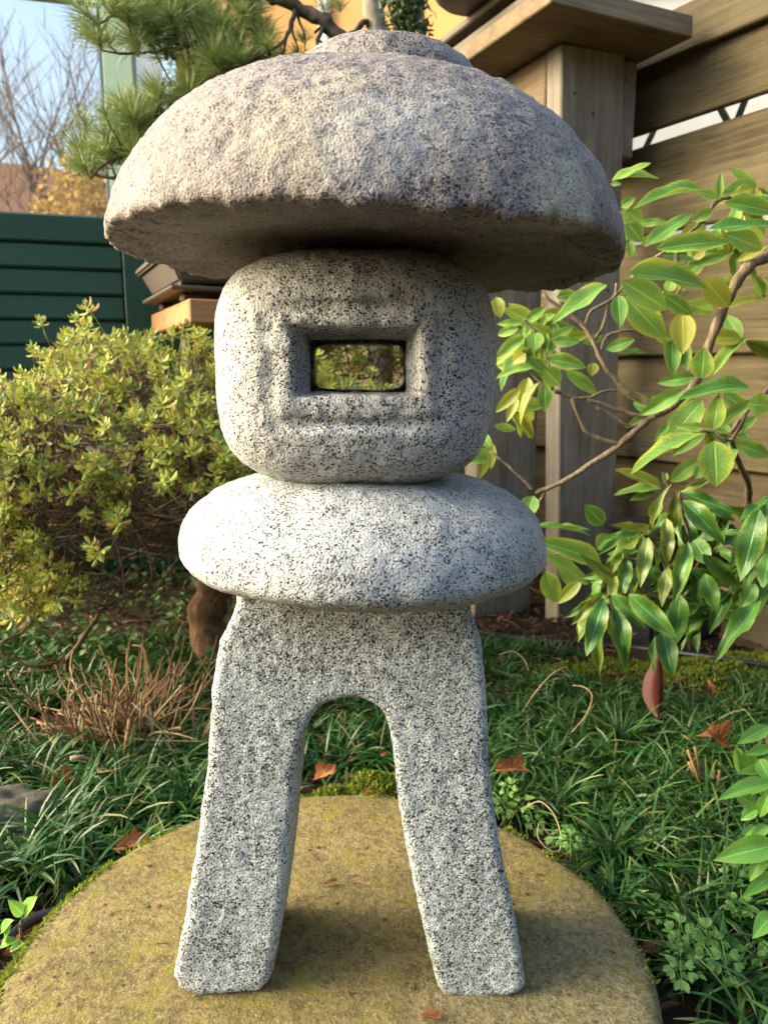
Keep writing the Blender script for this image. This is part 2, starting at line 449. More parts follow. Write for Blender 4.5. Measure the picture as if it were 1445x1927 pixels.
class MB:
    def __init__(s):
        s.V, s.Q, s.T, s.U, s.A, s.n = [], [], [], [], [], 0

    def add(s, V, Q=None, T=None, U=None, A=0.0):
        V = np.asarray(V, dtype=np.float32).reshape(-1, 3)
        if Q is not None and len(Q): s.Q.append(np.asarray(Q, dtype=np.int32).reshape(-1, 4) + s.n)
        if T is not None and len(T): s.T.append(np.asarray(T, dtype=np.int32).reshape(-1, 3) + s.n)
        s.V.append(V)
        s.U.append(np.zeros((len(V), 2), np.float32) if U is None else np.asarray(U, np.float32).reshape(-1, 2))
        s.A.append(np.full(len(V), A, np.float32) if np.isscalar(A) else np.asarray(A, np.float32))
        s.n += len(V)

    def tube(s, pts, radii, ns=6, A=0.0):
        pts = np.array([tuple(p) for p in pts], dtype=np.float64)
        n = len(pts)
        if np.isscalar(radii): radii = np.full(n, radii)
        radii = np.asarray(radii, dtype=np.float64)
        tan = np.gradient(pts, axis=0)
        tan /= np.linalg.norm(tan, axis=1, keepdims=True) + 1e-9
        ref = np.array([0.0, 0, 1]) if abs(tan[0, 2]) < 0.9 else np.array([1.0, 0, 0])
        rings = []
        for i in range(n):
            a = ref - tan[i] * ref.dot(tan[i])
            a /= np.linalg.norm(a) + 1e-9
            b = np.cross(tan[i], a)
            ref = a
            th = np.arange(ns) / ns * 2 * np.pi
            rings.append(pts[i] + radii[i] * (np.cos(th)[:, None] * a + np.sin(th)[:, None] * b))
        V = np.concatenate(rings + [pts[:1], pts[-1:]])
        i = np.arange(n - 1)[:, None] * ns; j = np.arange(ns)[None]; j2 = (j + 1) % ns
        Q = np.stack([i + j, i + j2, i + ns + j2, i + ns + j], -1).reshape(-1, 4)
        a0 = n * ns
        jj = np.arange(ns); jn = (jj + 1) % ns
        T = np.concatenate([np.stack([np.full(ns, a0), jn, jj], -1), np.stack([np.full(ns, a0 + 1), (n - 1) * ns + jj, (n - 1) * ns + jn], -1)])
        s.add(V, Q, T, None, A)

    def inst(s, tv, tq, tt, tu, Rm, pos, var):
        """Many copies of one template, each turned, scaled and moved."""
        N, n = len(pos), len(tv)
        V = np.einsum('nij,vj->nvi', Rm, tv) + pos[:, None]
        off = (np.arange(N) * n)[:, None, None]
        Q = (np.asarray(tq).reshape(1, -1, 4) + off).reshape(-1, 4) if len(tq) else None
        T = (np.asarray(tt).reshape(1, -1, 3) + off).reshape(-1, 3) if len(tt) else None
        s.add(V.reshape(-1, 3), Q, T, np.tile(tu, (N, 1)), np.repeat(var, n))

    def mesh(s, name, mat, smooth=True):
        return mesh_from(name, np.concatenate(s.V), np.concatenate(s.Q) if s.Q else None, np.concatenate(s.T) if s.T else None,
                         np.concatenate(s.U), np.concatenate(s.A), mat, smooth)


def box_mesh(name, sx, sy, sz, mat, bevel=0.004, wob=0.0, seg=1):
    bm = bmesh.new()
    bmesh.ops.create_cube(bm, size=1.0)
    for v in bm.verts:
        v.co = Vector((v.co.x * sx, v.co.y * sy, v.co.z * sz))
    if wob:
        for v in bm.verts:
            v.co += Vector([random.uniform(-wob, wob) for _ in range(3)])
    if bevel:
        bmesh.ops.bevel(bm, geom=list(bm.edges), offset=bevel, segments=seg, affect='EDGES')
    me = bpy.data.meshes.new(name)
    bm.to_mesh(me); bm.free()
    me.materials.append(mat)
    return me


def frame3(xd, zd=Vector((0, 0, 1)), loc=Vector((0, 0, 0))):
    x = Vector(xd).normalized(); z = Vector(zd); z = (z - x * z.dot(x)).normalized(); y = z.cross(x)
    m = Matrix((x, y, z)).transposed().to_4x4()
    m.translation = loc
    return m


def rot_frames(N, normal, spin=None, rng=RNG):
    """Rotation matrices whose Z column follows the given normals."""
    z = normal / (np.linalg.norm(normal, axis=1, keepdims=True) + 1e-9)
    a = rng.normal(size=(N, 3))
    x = a - z * (a * z).sum(1, keepdims=True)
    x /= np.linalg.norm(x, axis=1, keepdims=True) + 1e-9
    y = np.cross(z, x)
    return np.stack([x, y, z], -1)


def vnoise(p, scale, seed=0):
    """Smooth value noise in -1..1 at points p (N,3)."""
    q = p * scale
    i = np.floor(q).astype(np.int64); f = q - i
    f = f * f * (3 - 2 * f)
    def h(ix, iy, iz):
        v = (ix * 374761393 + iy * 668265263 + iz * 2147483647 + seed * 974711) & 0xFFFFFFFF
        v = ((v ^ (v >> 13)) * 1274126177) & 0xFFFFFFFF
        v = ((v ^ (v >> 16)) * 2246822519) & 0xFFFFFFFF
        return ((v ^ (v >> 15)) & 0xFFFFFF) / float(0xFFFFFF) * 2 - 1
    r = 0
    for dx in (0, 1):
        wx = f[:, 0] if dx else 1 - f[:, 0]
        for dy in (0, 1):
            wy = f[:, 1] if dy else 1 - f[:, 1]
            for dz in (0, 1):
                wz = f[:, 2] if dz else 1 - f[:, 2]
                r = r + wx * wy * wz * h(i[:, 0] + dx, i[:, 1] + dy, i[:, 2] + dz)
    return r


def surface_nets(f, org, h):
    s = f < 0
    nx, ny, nz = f.shape
    acc = np.zeros((nx - 1, ny - 1, nz - 1, 3), np.float32)
    cnt = np.zeros((nx - 1, ny - 1, nz - 1), np.float32)
    cross = []
    for ax in range(3):
        a = [slice(None)] * 3; b = [slice(None)] * 3
        a[ax] = slice(0, -1); b[ax] = slice(1, None)
        f0, f1 = f[tuple(a)], f[tuple(b)]
        m = s[tuple(a)] != s[tuple(b)]
        idx = np.argwhere(m)
        t = f0[m] / (f0[m] - f1[m])
        pos = idx.astype(np.float32); pos[:, ax] += t
        cross.append((idx, s[tuple(a)][m]))
        o = [i for i in range(3) if i != ax]
        for d0 in (0, 1):
            for d1 in (0, 1):
                c = idx.copy(); c[:, o[0]] -= d0; c[:, o[1]] -= d1
                ok = (c[:, o[0]] >= 0) & (c[:, o[1]] >= 0) & (c[:, o[0]] < acc.shape[o[0]]) & (c[:, o[1]] < acc.shape[o[1]])
                cc = c[ok]
                np.add.at(acc, (cc[:, 0], cc[:, 1], cc[:, 2]), pos[ok])
                np.add.at(cnt, (cc[:, 0], cc[:, 1], cc[:, 2]), 1)
    act = cnt > 0
    ids = np.full(cnt.shape, -1, np.int64); ids[act] = np.arange(act.sum())
    V = acc[act] / cnt[act][:, None] * h + np.asarray(org, np.float32)
    Q = []
    for ax in range(3):
        idx, sg = cross[ax]
        o = [(1, 2), (2, 0), (0, 1)][ax]
        def cell(d0, d1):
            c = idx.copy(); c[:, o[0]] -= d0; c[:, o[1]] -= d1
            return ids[c[:, 0], c[:, 1], c[:, 2]]
        ok = (idx[:, o[0]] > 0) & (idx[:, o[1]] > 0) & (idx[:, o[0]] < ids.shape[o[0]]) & (idx[:, o[1]] < ids.shape[o[1]])
        idx = idx[ok]; sg = sg[ok]
        q = np.stack([cell(1, 1), cell(0, 1), cell(0, 0), cell(1, 0)], -1)
        q[~sg] = q[~sg][:, ::-1]
        Q.append(q)
    return V, np.concatenate(Q)


def grid(lo, hi, h):
    ax = [np.arange(l, u + h, h, dtype=np.float32) for l, u in zip(lo, hi)]
    return np.meshgrid(*ax, indexing='ij')


def smax(a, b, k):
    m = np.clip(0.5 + 0.5 * (a - b) / k, 0, 1)
    return b * (1 - m) + a * m + k * m * (1 - m)


def smin(a, b, k):
    return -smax(-a, -b, k)


def normalise(f, h):
    gx, gy, gz = np.gradient(f, h)
    return f / np.maximum(np.sqrt(gx * gx + gy * gy + gz * gz), 1e-3)


def roughen(f, X, Y, Z, layers, band=0.02):
    m = np.abs(f) < band
    p = np.stack([X[m], Y[m], Z[m]], -1).astype(np.float64)
    d = 0
    for sc, amp, seed in layers:
        d = d + amp * vnoise(p, sc, seed)
    f[m] += d
    return f


# ------------------------------------------------------------------ ground
def lines(fine_lo, fine_hi, step, far):
    return np.concatenate([-np.array(far[::-1]) + fine_lo, np.arange(fine_lo, fine_hi + 1e-6, step), np.array(far) + fine_hi])


gx = lines(-2.0, 2.0, 0.05, [0.3, 0.8, 2, 5, 12, 30, 70])
gy = lines(0.2, 3.4, 0.05, [0.3, 0.8, 2, 5, 12, 30, 70])
XX, YY = np.meshgrid(gx, gy, indexing='ij')
pp = np.stack([XX.ravel(), YY.ravel(), np.zeros(XX.size)], -1)
zz = vnoise(pp, 7, 3) * 0.008 + vnoise(pp, 2.2, 4) * 0.014
near = (np.abs(pp[:, 0]) < 2.0) & (pp[:, 1] > 0.2) & (pp[:, 1] < 3.4)
pp[:, 2] = np.where(near, zz, -0.0)
n0, n1 = len(gx), len(gy)
ii, jj = np.meshgrid(np.arange(n0 - 1), np.arange(n1 - 1), indexing='ij')
a = (ii * n1 + jj).ravel()
tag(link('ground', mesh_from('ground', pp, np.stack([a, a + n1, a + n1 + 1, a + 1], -1), mat=M['soil'])), kind='structure')

# ------------------------------------------------------------------ round slab under the lantern
DISC_C = Vector((-0.060, 0.738, 0.0)); DISC_R = 0.350; DISC_Z = 0.07
prof = [(0.0, 0.0735), (0.08, 0.0733), (0.16, 0.0728), (0.24, 0.0715), (0.29, 0.0702), (0.312, 0.069), (0.325, 0.0665), (0.333, 0.062), (0.337, 0.055), (0.338, 0.045), (0.338, 0.02), (0.336, -0.02)]
NS = 160
V, Q, T = [], [], []
for r_, z_ in prof:
    r_ *= DISC_R / 0.338
    for a_ in range(NS):
        th = a_ / NS * 2 * math.pi
        w = 1 + (0.006 * math.sin(3 * th + 1) + 0.004 * math.sin(7 * th) + 0.003 * math.sin(17 * th + 2)) * (r_ / DISC_R)
        V.append((r_ * w * math.cos(th), r_ * w * math.sin(th), z_))
V = np.array(V)
V[:, 2] += vnoise(V, 60, 9) * 0.0008 + vnoise(V, 14, 10) * 0.001
for i_ in range(len(prof) - 1):
    for a_ in range(NS):
        b_ = (a_ + 1) % NS
        Q.append((i_ * NS + a_, (i_ + 1) * NS + a_, (i_ + 1) * NS + b_, i_ * NS + b_))
disc = link('round_slab', mesh_from('round_slab', V, Q, mat=M['disc']), Mx=Matrix.Translation(DISC_C))
tag(disc, 'mossy round concrete slab under the stone lantern', 'slab')

# ------------------------------------------------------------------ the stone lantern
AX = 0.75
lantern = thing('stone_lantern', Vector((-0.036, AX, DISC_Z)), 'granite garden lantern with a mushroom cap standing on two legs on the round slab', 'lantern')

# legs: an arch cut from one slab
outer_l = [(446, 1100), (440, 1150), (411, 1210), (398, 1290), (386, 1450), (368, 1600), (346, 1740), (326, 1832), (338, 1858), (376, 1869), (490, 1863), (514, 1836)]
inner = [(533, 1700), (549, 1540), (562, 1430), (576, 1372), (598, 1338), (628, 1322), (664, 1317), (700, 1325), (725, 1352), (738, 1400), (746, 1480), (765, 1600), (795, 1740), (822, 1850)]
outer_r = [(838, 1868), (880, 1872), (970, 1868), (990, 1852), (975, 1760), (942, 1600), (922, 1450), (916, 1290), (908, 1215), (886, 1150), (880, 1100)]
poly = []
def smooth2(c, n=6):
    q = [Vector((a_, b_, 0)) for a_, b_ in c]
    out = []
    for i in range(len(q) - 1):
        p0, p1, p2, p3 = q[max(i - 1, 0)], q[i], q[i + 1], q[min(i + 2, len(q) - 1)]
        for j in range(n):
            t = j / n
            out.append(0.5 * ((2 * p1) + (p2 - p0) * t + (2 * p0 - 5 * p1 + 4 * p2 - p3) * t * t + (3 * p1 - p0 - 3 * p2 + p3) * t ** 3))
    return [(v.x, v.y) for v in out + [q[-1]]]


for (px, py) in outer_l + smooth2(inner) + outer_r:
    p = P(px, py, 0.69)
    poly.append((p.x, max(p.z, 0.0)))
poly = np.array(poly)
zs = poly[:, 1].min()
poly[:, 1] += (DISC_Z - 0.001) - zs
h = 0.0027
X, Y, Z = grid((-0.26, -0.10, 0.05), (0.19, 0.10, 0.60), h)
x2, z2 = X[:, 0, :], Z[:, 0, :]
d2 = np.full(x2.shape, 1e9); ins = np.zeros(x2.shape, bool)
for i_ in range(len(poly)):
    a_ = poly[i_]; b_ = poly[(i_ + 1) % len(poly)]
    e = b_ - a_
    t_ = np.clip(((x2 - a_[0]) * e[0] + (z2 - a_[1]) * e[1]) / (e @ e), 0, 1)
    d2 = np.minimum(d2, np.hypot(x2 - a_[0] - t_ * e[0], z2 - a_[1] - t_ * e[1]))
    c_ = (a_[1] > z2) != (b_[1] > z2)
    xi = a_[0] + (z2 - a_[1]) / (e[1] if abs(e[1]) > 1e-9 else 1e-9) * e[0]
    ins ^= c_ & (x2 < xi)
d2 = np.where(ins, -d2, d2)
thick = 0.058 + 0.010 * np.clip((0.35 - Z) / 0.3, 0, 1)
dy = np.abs(Y) - thick
f = smax(d2[:, None, :] + 0 * X, dy, 0.010)
f = roughen(f, X, Y, Z, [(10, 0.0012, 1), (60, 0.0005, 2), (150, 0.0009, 3)])
V, Qs = surface_nets(f, (-0.26, -0.10, 0.05), h)
legs = link('leg_arch', mesh_from('leg_arch', V, Qs, mat=M['granite_leg']), lantern, Matrix.Translation((0, AX, 0)))

# collar
h = 0.0028
X, Y, Z = grid((-0.21, -0.21, -0.07), (0.21, 0.21, 0.09), h)
rr = np.sqrt((X / 1.0) ** 2 + (Y / 1.0) ** 2)
zc = np.where(Z > 0, Z / 0.076, Z / 0.036)
f = ((rr / 0.179) ** 2.35 + np.abs(zc) ** 2.5) ** (1 / 2.35) - 1
f = normalise(f, h)
f = roughen(f, X, Y, Z, [(9, 0.004, 11), (35, 0.0016, 12), (120, 0.0009, 13)])
V, Qs = surface_nets(f, (-0.21, -0.21, -0.07), h)
CZ = 0.70 - 0.168
collar = link('platform', mesh_from('platform', V, Qs, mat=M['granite_collar']), lantern, Matrix.Translation((-0.021, AX, CZ)) @ Matrix.Rotation(R(0.6), 4, 'Y'))

# fire box with its window
h = 0.0023
X, Y, Z = grid((-0.155, -0.15, -0.125), (0.155, 0.15, 0.125), h)
zt = np.where(Z > 0, Z / 0.107, Z / 0.105)
f = ((np.abs(X) / 0.128) ** 3.0 + (np.abs(Y) / 0.126) ** 3.0 + 0 * Z) ** (1 / 3.0)
f = (f ** 3.2 + np.abs(zt) ** 3.6) ** (1 / 3.4) - 1
f = normalise(f, h)


def rbox(x, y, z, c, b, r):
    qx, qy, qz = np.abs(x - c[0]) - b[0] + r, np.abs(y - c[1]) - b[1] + r, np.abs(z - c[2]) - b[2] + r
    return np.sqrt(np.maximum(qx, 0) ** 2 + np.maximum(qy, 0) ** 2 + np.maximum(qz, 0) ** 2) + np.minimum(np.maximum(qx, np.maximum(qy, qz)), 0) - r


wx, wz = 0.0035, 0.0078
panel = rbox(X, 0 * Y, Z, (wx, 0, wz - 0.003), (0.071, 1, 0.047), 0.008)
ring = np.abs(panel) - 0.0045
f = smax(f, -smax(ring, Y + 0.117, 0.004), 0.007)                       # groove round the window panel
f = smax(f, -smax(panel, Y + 0.1225, 0.003), 0.006)
tap = np.clip((Y + 0.125) / 0.05, 0, 1)
win = np.maximum(np.abs(X - wx) - (0.0515 - 0.0135 * tap), np.abs(Z - wz + 0.004 * tap) - (0.0285 - 0.0090 * tap))
win = smax(win, Y + 0.055, 0.004)
f = smax(f, -win, 0.006)
f = np.maximum(f, -rbox(X, Y, Z, (wx, 0, wz), (0.062, 0.082, 0.036), 0.01))      # hollow inside
back = smax(np.abs(X - wx + 0.005) - 0.048, np.abs(Z - wz + 0.0030) - 0.0235, 0.010)
f = smax(f, -np.maximum(back, -Y + 0.02), 0.003)
f = roughen(f, X, Y, Z, [(16, 0.0013, 21), (50, 0.0010, 22), (140, 0.0009, 23)], 0.012)
V, Qs = surface_nets(f, (-0.155, -0.15, -0.125), h)
FB = Vector((-0.0255, AX, 0.70 + 0.001))
fire = link('fire_box', mesh_from('fire_box', V, Qs, mat=M['granite_box']), lantern, Matrix.Translation(FB))
# rusty sheet lining seen inside the window
mb = MB()
for (cx_, cz_, sx_, sz_) in ((0, 0.0325, 0.058, 0.003), (0, -0.0325, 0.058, 0.003), (-0.0565, 0, 0.003, 0.032), (0.0565, 0, 0.003, 0.032)):
    bmv = np.array([(x_, y_, z_) for x_ in (-1, 1) for y_ in (-1, 1) for z_ in (-1, 1)], float) * (sx_, 0.03, sz_) + (cx_, 0, cz_)
    mb.add(bmv, [(0, 1, 3, 2), (4, 6, 7, 5), (0, 4, 5, 1), (2, 3, 7, 6), (0, 2, 6, 4), (1, 5, 7, 3)])
rust = plain('rusty_lining', (0.13, 0.06, 0.033), 0.8, 0.2, 0.4, 60, 0.4)
link('window_lining', mb.mesh('window_lining', rust, False), fire, Matrix.Translation(FB + Vector((wx, 0.0, wz))))

# cap
h = 0.0031
X, Y, Z = grid((-0.27, -0.27, -0.03), (0.27, 0.27, 0.20), h)
ang = np.arctan2(Y, X)
rad = np.sqrt(X * X + Y * Y) / (1 + 0.012 * np.sin(2 * ang + 0.6) + 0.010 * np.sin(5 * ang))
f = ((rad / 0.2345) ** 2.15 + (np.maximum(np.abs(Z + 0.012), 0) / 0.169) ** 2.0) ** (1 / 2.05) - 1
f = normalise(f, h)
m = np.abs(f) < 0.03
und = -(Z - 0.002 - 0.010 * np.clip(1 - rad / 0.2, 0, 1))
pts = np.stack([X[m], Y[m], Z[m] * 0.4], -1).astype(np.float64)
chip = np.zeros_like(f)
chip[m] = vnoise(pts, 26, 31) * 0.0014 + vnoise(pts, 60, 32) * 0.0022 + vnoise(pts, 130, 38) * 0.0022 + vnoise(pts, 9, 33) * 0.004
und = und + chip * np.clip((rad - 0.17) / 0.04, 0, 1)
f = smax(f, und, 0.009)
f = roughen(f, X, Y, Z, [(8, 0.0016, 34), (32, 0.0005, 35), (85, 0.0011, 36), (160, 0.0012, 37)])
V, Qs = surface_nets(f, (-0.27, -0.27, -0.03), h)
CAPM = Matrix.Translation((-0.0145, AX, 0.70 + 0.1005)) @ Matrix.Rotation(R(1.8), 4, 'Y') @ Matrix.Rotation(R(-1.6), 4, 'X')
cw_ = V @ np.array(CAPM.to_3x3()).T + np.array(CAPM.translation)


def cap_spot(px, py):
    """Place on the cap (its own coordinates) that faces the camera at a pixel of the photograph."""
    d_ = np.array(P(px, py, 1.0) - CAM); d_ /= np.linalg.norm(d_)
    q_ = cw_ - np.array(CAM)
    t_ = q_ @ d_
    off_ = np.linalg.norm(q_ - t_[:, None] * d_, axis=1)
    i_ = np.argmin(t_ + 40 * np.maximum(off_ - 0.004, 0))
    return tuple(float(c_) for c_ in V[i_])


M['granite_cap'] = granite('granite_weathered', (0.300, 0.262, 0.240), (0.150, 0.126, 0.114), (0.045, 0.034, 0.030), 0.20, 0.48, 560,
                           weather=((0.285, 0.225, 0.19), 0.7),
                           lichen=[(cap_spot(570, 222), 0.050, (0.36, 0.31, 0.225), 0.8), (cap_spot(630, 140), 0.032, (0.36, 0.31, 0.23), 0.7),
                                   (cap_spot(1078, 375), 0.045, (0.37, 0.33, 0.24), 0.8), (cap_spot(830, 200), 0.045, (0.36, 0.345, 0.31), 0.45),
                                   (cap_spot(400, 300), 0.11, (0.30, 0.25, 0.21), 0.35), (cap_spot(330, 430), 0.05, (0.34, 0.30, 0.26), 0.35),
                                   (cap_spot(690, 240), 0.05, (0.38, 0.37, 0.38), 0.4), (cap_spot(1140, 450), 0.04, (0.12, 0.10, 0.08), 0.5)], bump=0.5)
cap = link('cap', mesh_from('cap', V, Qs, mat=M['granite_cap']), lantern, CAPM)
h = 0.0028
X, Y, Z = grid((-0.10, -0.10, 0.12), (0.10, 0.10, 0.20), h)
rad = np.sqrt(X * X + Y * Y)
f = ((rad / 0.087) ** 3.0 + (np.abs(Z - 0.140) / 0.045) ** 2.2) ** (1 / 2.5) - 1
f = normalise(f, h)
f = roughen(f, X, Y, Z, [(20, 0.0025, 41), (60, 0.0016, 42), (150, 0.001, 43)])
V, Qs = surface_nets(f, (-0.10, -0.10, 0.12), h)
link('finial', mesh_from('finial', V, Qs, mat=M['granite_cap']), cap, CAPM @ Matrix.Translation((0.010, 0, 0)))

# ------------------------------------------------------------------ leaf templates
def leaf_template(nl=8, na=4, shape='oval', droop=0.12, fold=0.10, wave=0.0, seed=0):
    """Unit leaf: base at the origin, tip at y = 1, half width 0.5."""
    rg = random.Random(seed)
    V, U, Q = [], [], []
    for i in range(nl + 1):
        t = i / nl
        if shape == 'oval':
            w = (math.sin(math.pi * min(t ** 0.85, 1.0)) ** 0.75) if 0 < t < 1 else 0.02
            w = max(w, 0.05 if t == 0 else 0.0)
        elif shape == 'obovate':
            w = math.sin(math.pi * t ** 1.35) ** 0.8 if 0 < t < 1 else 0.0
            w = max(w, 0.06 if t == 0 else 0.02)
        else:
            w = (t ** 0.72) * ((1 - t) ** 1.0) / 0.3855 if 0 < t < 1 else 0.0
            w = max(w, 0.05 if t < 0.05 else 0.0)
        for j in range(na + 1):
            u = j / na * 2 - 1
            x = 0.5 * w * u
            z = -droop * t * t + fold * abs(u) * w + wave * math.sin(t * 11 + u * 1.5 + seed) * abs(u) * w + rg.uniform(-1, 1) * 0.012 * w
            V.append((x, t, z)); U.append((j / na, t))
    for i in range(nl):
        for j in range(na):
            a = i * (na + 1) + j
            Q.append((a, a + 1, a + na + 2, a + na + 1))
    return np.array(V, np.float32), np.array(Q), np.array(U, np.float32)


def leaf_meshes(name, mat, shape, n=5, **kw):
    out = []
    for s in range(n):
        v, q, u = leaf_template(shape=shape, droop=kw.get('droop', 0.12) * (0.3 + 0.45 * s), fold=kw.get('fold', 0.1) * (0.6 + 0.25 * s), wave=kw.get('wave', 0.0), seed=s,
                                nl=kw.get('nl', 9), na=kw.get('na', 4))
        out.append(mesh_from(name, v, q, uv=u, mat=mat))
    return out


LEAVES = {
    'rhodo': leaf_meshes('rhododendron_leaf', M['rhodo'], 'oval', droop=0.12, fold=0.09, wave=0.035),
    'rhodo_yellow': leaf_meshes('rhododendron_yellow_leaf', M['rhodo_yellow'], 'oval', droop=0.10, fold=0.08),
    'pieris': leaf_meshes('pieris_leaf', M['pieris'], 'lance', droop=0.18, fold=0.10, wave=0.11),
    'pieris_yellow': leaf_meshes('pieris_yellow_leaf', M['pieris_yellow'], 'lance', droop=0.18, fold=0.10, wave=0.11),
    'bright': leaf_meshes('bright_leaf', M['bright'], 'lance', droop=0.18, fold=0.10, wave=0.03),
}


def put_leaf(parent, kind, b, t, wpx, Y, dY=None, ratio=0.30, rg=random):
    """One leaf from its base to its tip; wpx is how broad it shows in the photograph."""
    if dY is None: dY = rg.uniform(-0.03, 0.02)
    B = P(b[0], b[1], Y); T = P(t[0], t[1], Y + dY)
    ax = T - B
    L = ax.length
    ax.normalize()
    depth = (B - CAM).length
    wproj = wpx / FPX * depth
    W = max(wproj, ratio * L)
    mid = (B + T) / 2
    c = (CAM - mid).normalized()
    c = (c - ax * c.dot(ax)).normalized()
    side = ax.cross(c)
    if side.z < 0: side = -side
    phi = math.acos(max(min(wproj / W, 1.0), 0.12)) + rg.uniform(0.0, 0.25)
    nrm = c * math.cos(phi) + side * math.sin(phi)
    x = ax.cross(nrm)
    Mx = Matrix((x * W, ax * L, nrm * L)).transposed().to_4x4()
    Mx.translation = B
    return link('leaf', rg.choice(LEAVES[kind]), parent, Mx)


def curve_pts(ctrl, n=4):
    """Smooth path through the control points."""
    c = [Vector(p) for p in ctrl]
    if len(c) < 3: return c
    out = []
    for i in range(len(c) - 1):
        p0 = c[max(i - 1, 0)]; p1 = c[i]; p2 = c[i + 1]; p3 = c[min(i + 2, len(c) - 1)]
        for j in range(n):
            t = j / n
            out.append(0.5 * ((2 * p1) + (p2 - p0) * t + (2 * p0 - 5 * p1 + 4 * p2 - p3) * t * t + (3 * p1 - p0 - 3 * p2 + p3) * t ** 3))
    out.append(c[-1])
    return out


def kinked(pts, amp, rg=random):
    return [p + Vector((rg.uniform(-amp, amp), rg.uniform(-amp, amp), rg.uniform(-amp, amp))) for p in pts]


def branch(parent, name, ctrl, r0, r1, mat, ns=7, amp=0.0015, n=5):
    pts = kinked(curve_pts(ctrl, n), amp)
    mb = MB()
    m = len(pts)
    rad = [r0 + (r1 - r0) * i / (m - 1) for i in range(m)]
    rad = [r * (1 + 0.12 * math.sin(i * 2.1)) for i, r in enumerate(rad)]
    mb.tube(pts, rad, ns)
    return link(name, mb.mesh(name, mat), parent)


# ------------------------------------------------------------------ fence on the right
FA = R(30)
F0 = Vector((0.70, 2.35, 0)); FD = Vector((math.sin(FA), -math.cos(FA), 0)); FN = Vector((-FD.y, FD.x, 0))
if FN.y > 0: FN = -FN            # faces the garden


def fence_z(py, px=1300):
    u = (px - 722.5) / FPX; v = (963.5 - py) / FPX
    d = Vector((u, math.cos(PITCH) + v * math.sin(PITCH), -math.sin(PITCH) + v * math.cos(PITCH)))
    t = (F0 - CAM).dot(FN) / d.dot(FN)
    return (CAM + d * t).z


fence = thing('wooden_fence', F0, 'brown fence of wide lapped horizontal boards behind the large-leaved shrub', 'fence')
s0, s1 = -2.6, 2.6
def fboard(zlo, zhi, off, th=0.024):
    c = F0 + FD * (s0 + s1) / 2 + FN * off
    c.z = (zlo + zhi) / 2
    tilt = Matrix.Rotation(random.uniform(-0.004, 0.004), 4, 'X')
    return link('plank', box_mesh('plank', s1 - s0, th, zhi - zlo, M['fence'], 0.004), fence, frame3(FD, loc=c) @ tilt)


zf = {y: fence_z(y) for y in (10, 100, 217, 245, 326, 430, 441, 537, 667, 740, 872, 960)}
fboard(zf[100], zf[10], 0.014); fboard(zf[217], zf[100] + 0.03, -0.016)
fboard(zf[326] - 0.03, zf[245], -0.016); fboard(zf[430], zf[326], 0.014)
fboard(zf[537] - 0.03, zf[441], -0.016); fboard(zf[667], zf[537], 0.014)
fboard(zf[740] - 0.03, zf[667] + 0.012, -0.016); fboard(zf[872], zf[740], 0.014)
fboard(zf[872] - 0.12, zf[872] + 0.012, -0.016)
fboard(-0.02, zf[872] - 0.10, 0.010)
for s_, zl in ((0.02, (zf[100] - 0.06, zf[217] + 0.05, zf[326] - 0.05, zf[430] + 0.06, zf[537] - 0.05)), (0.53, (zf[10] - 0.10, zf[217] + 0.06, zf[326] + 0.08, zf[441] - 0.08, zf[667] + 0.05))):
    for z_ in zl:
        q_ = F0 + FD * s_ + FN * 0.0262; q_.z = z_
        if zf[326] - 0.03 < z_ < zf[245] or zf[217] < z_ < zf[100] or zf[537] - 0.03 < z_ < zf[441]: q_ -= FN * 0.030
        mb = MB(); mb.tube([q_ - FN * 0.004, q_ + FN * 0.001], 0.0034, 8)
        link('nail', mb.mesh('nail', M['black_plastic']), fence)
for s_ in (-2.5, -1.0, 0.55, 2.0):
    c = F0 + FD * s_ - FN * 0.08; c.z = 0.80
    link('post', box_mesh('post', 1.62, 0.08, 0.08, M['fence'], 0.005), fence, frame3((0, 0, 1), FN, c))

# ------------------------------------------------------------------ bonsai stand on the right
SA = R(25)
E1 = Vector((-math.sin(SA), math.cos(SA), 0)); E2 = Vector((math.cos(SA), math.sin(SA), 0))
pc = P(1053, 700, 2.10)          # near corner of the post
stand = thing('bonsai_stand', Vector((pc.x + 0.1, pc.y + 0.05, 0)), 'tall weathered wooden stand with a thick table top carrying the round pot', 'plant stand')
LEAN = Vector((0.0, 0.0, 0.0))
pw, pd = 0.205, 0.062
zt_ = 1.515
UPL = Vector((-0.034, 0.0, 1.0)).normalized()          # the post leans a little to the left
c = Vector((pc.x, pc.y, 0)) + E2 * pw / 2 + E1 * pd / 2 + Vector((-0.034 * 0.06, 0, 0))
c.z = zt_ / 2 - 0.02
link('post', box_mesh('post', zt_ + 0.04, pw, pd, M['post'], 0.004), stand, frame3(UPL, E1, c))
for nx_, nz_ in ((0.10, 1.36), (0.04, 1.40), (0.16, 0.92)):
    q_ = Vector((pc.x - 0.034 * (nz_ - 0.7), pc.y, 0)) + E2 * nx_ - E1 * 0.0005
    q_.z = nz_
    mb = MB(); mb.tube([q_ + E1 * 0.003, q_ - E1 * 0.0015], 0.0035, 8)
    link('nail', mb.mesh('nail', M['black_plastic']), stand)
# the second plank of the post, a little behind and to the left
c2 = Vector((pc.x, pc.y, 0)) - E2 * 0.07 + E1 * (pd + 0.105)
c2.z = 0.6
link('post', box_mesh('post', 1.24, 0.20, 0.07, M['post'], 0.004), stand, frame3((0, 0, 1), E1, c2))
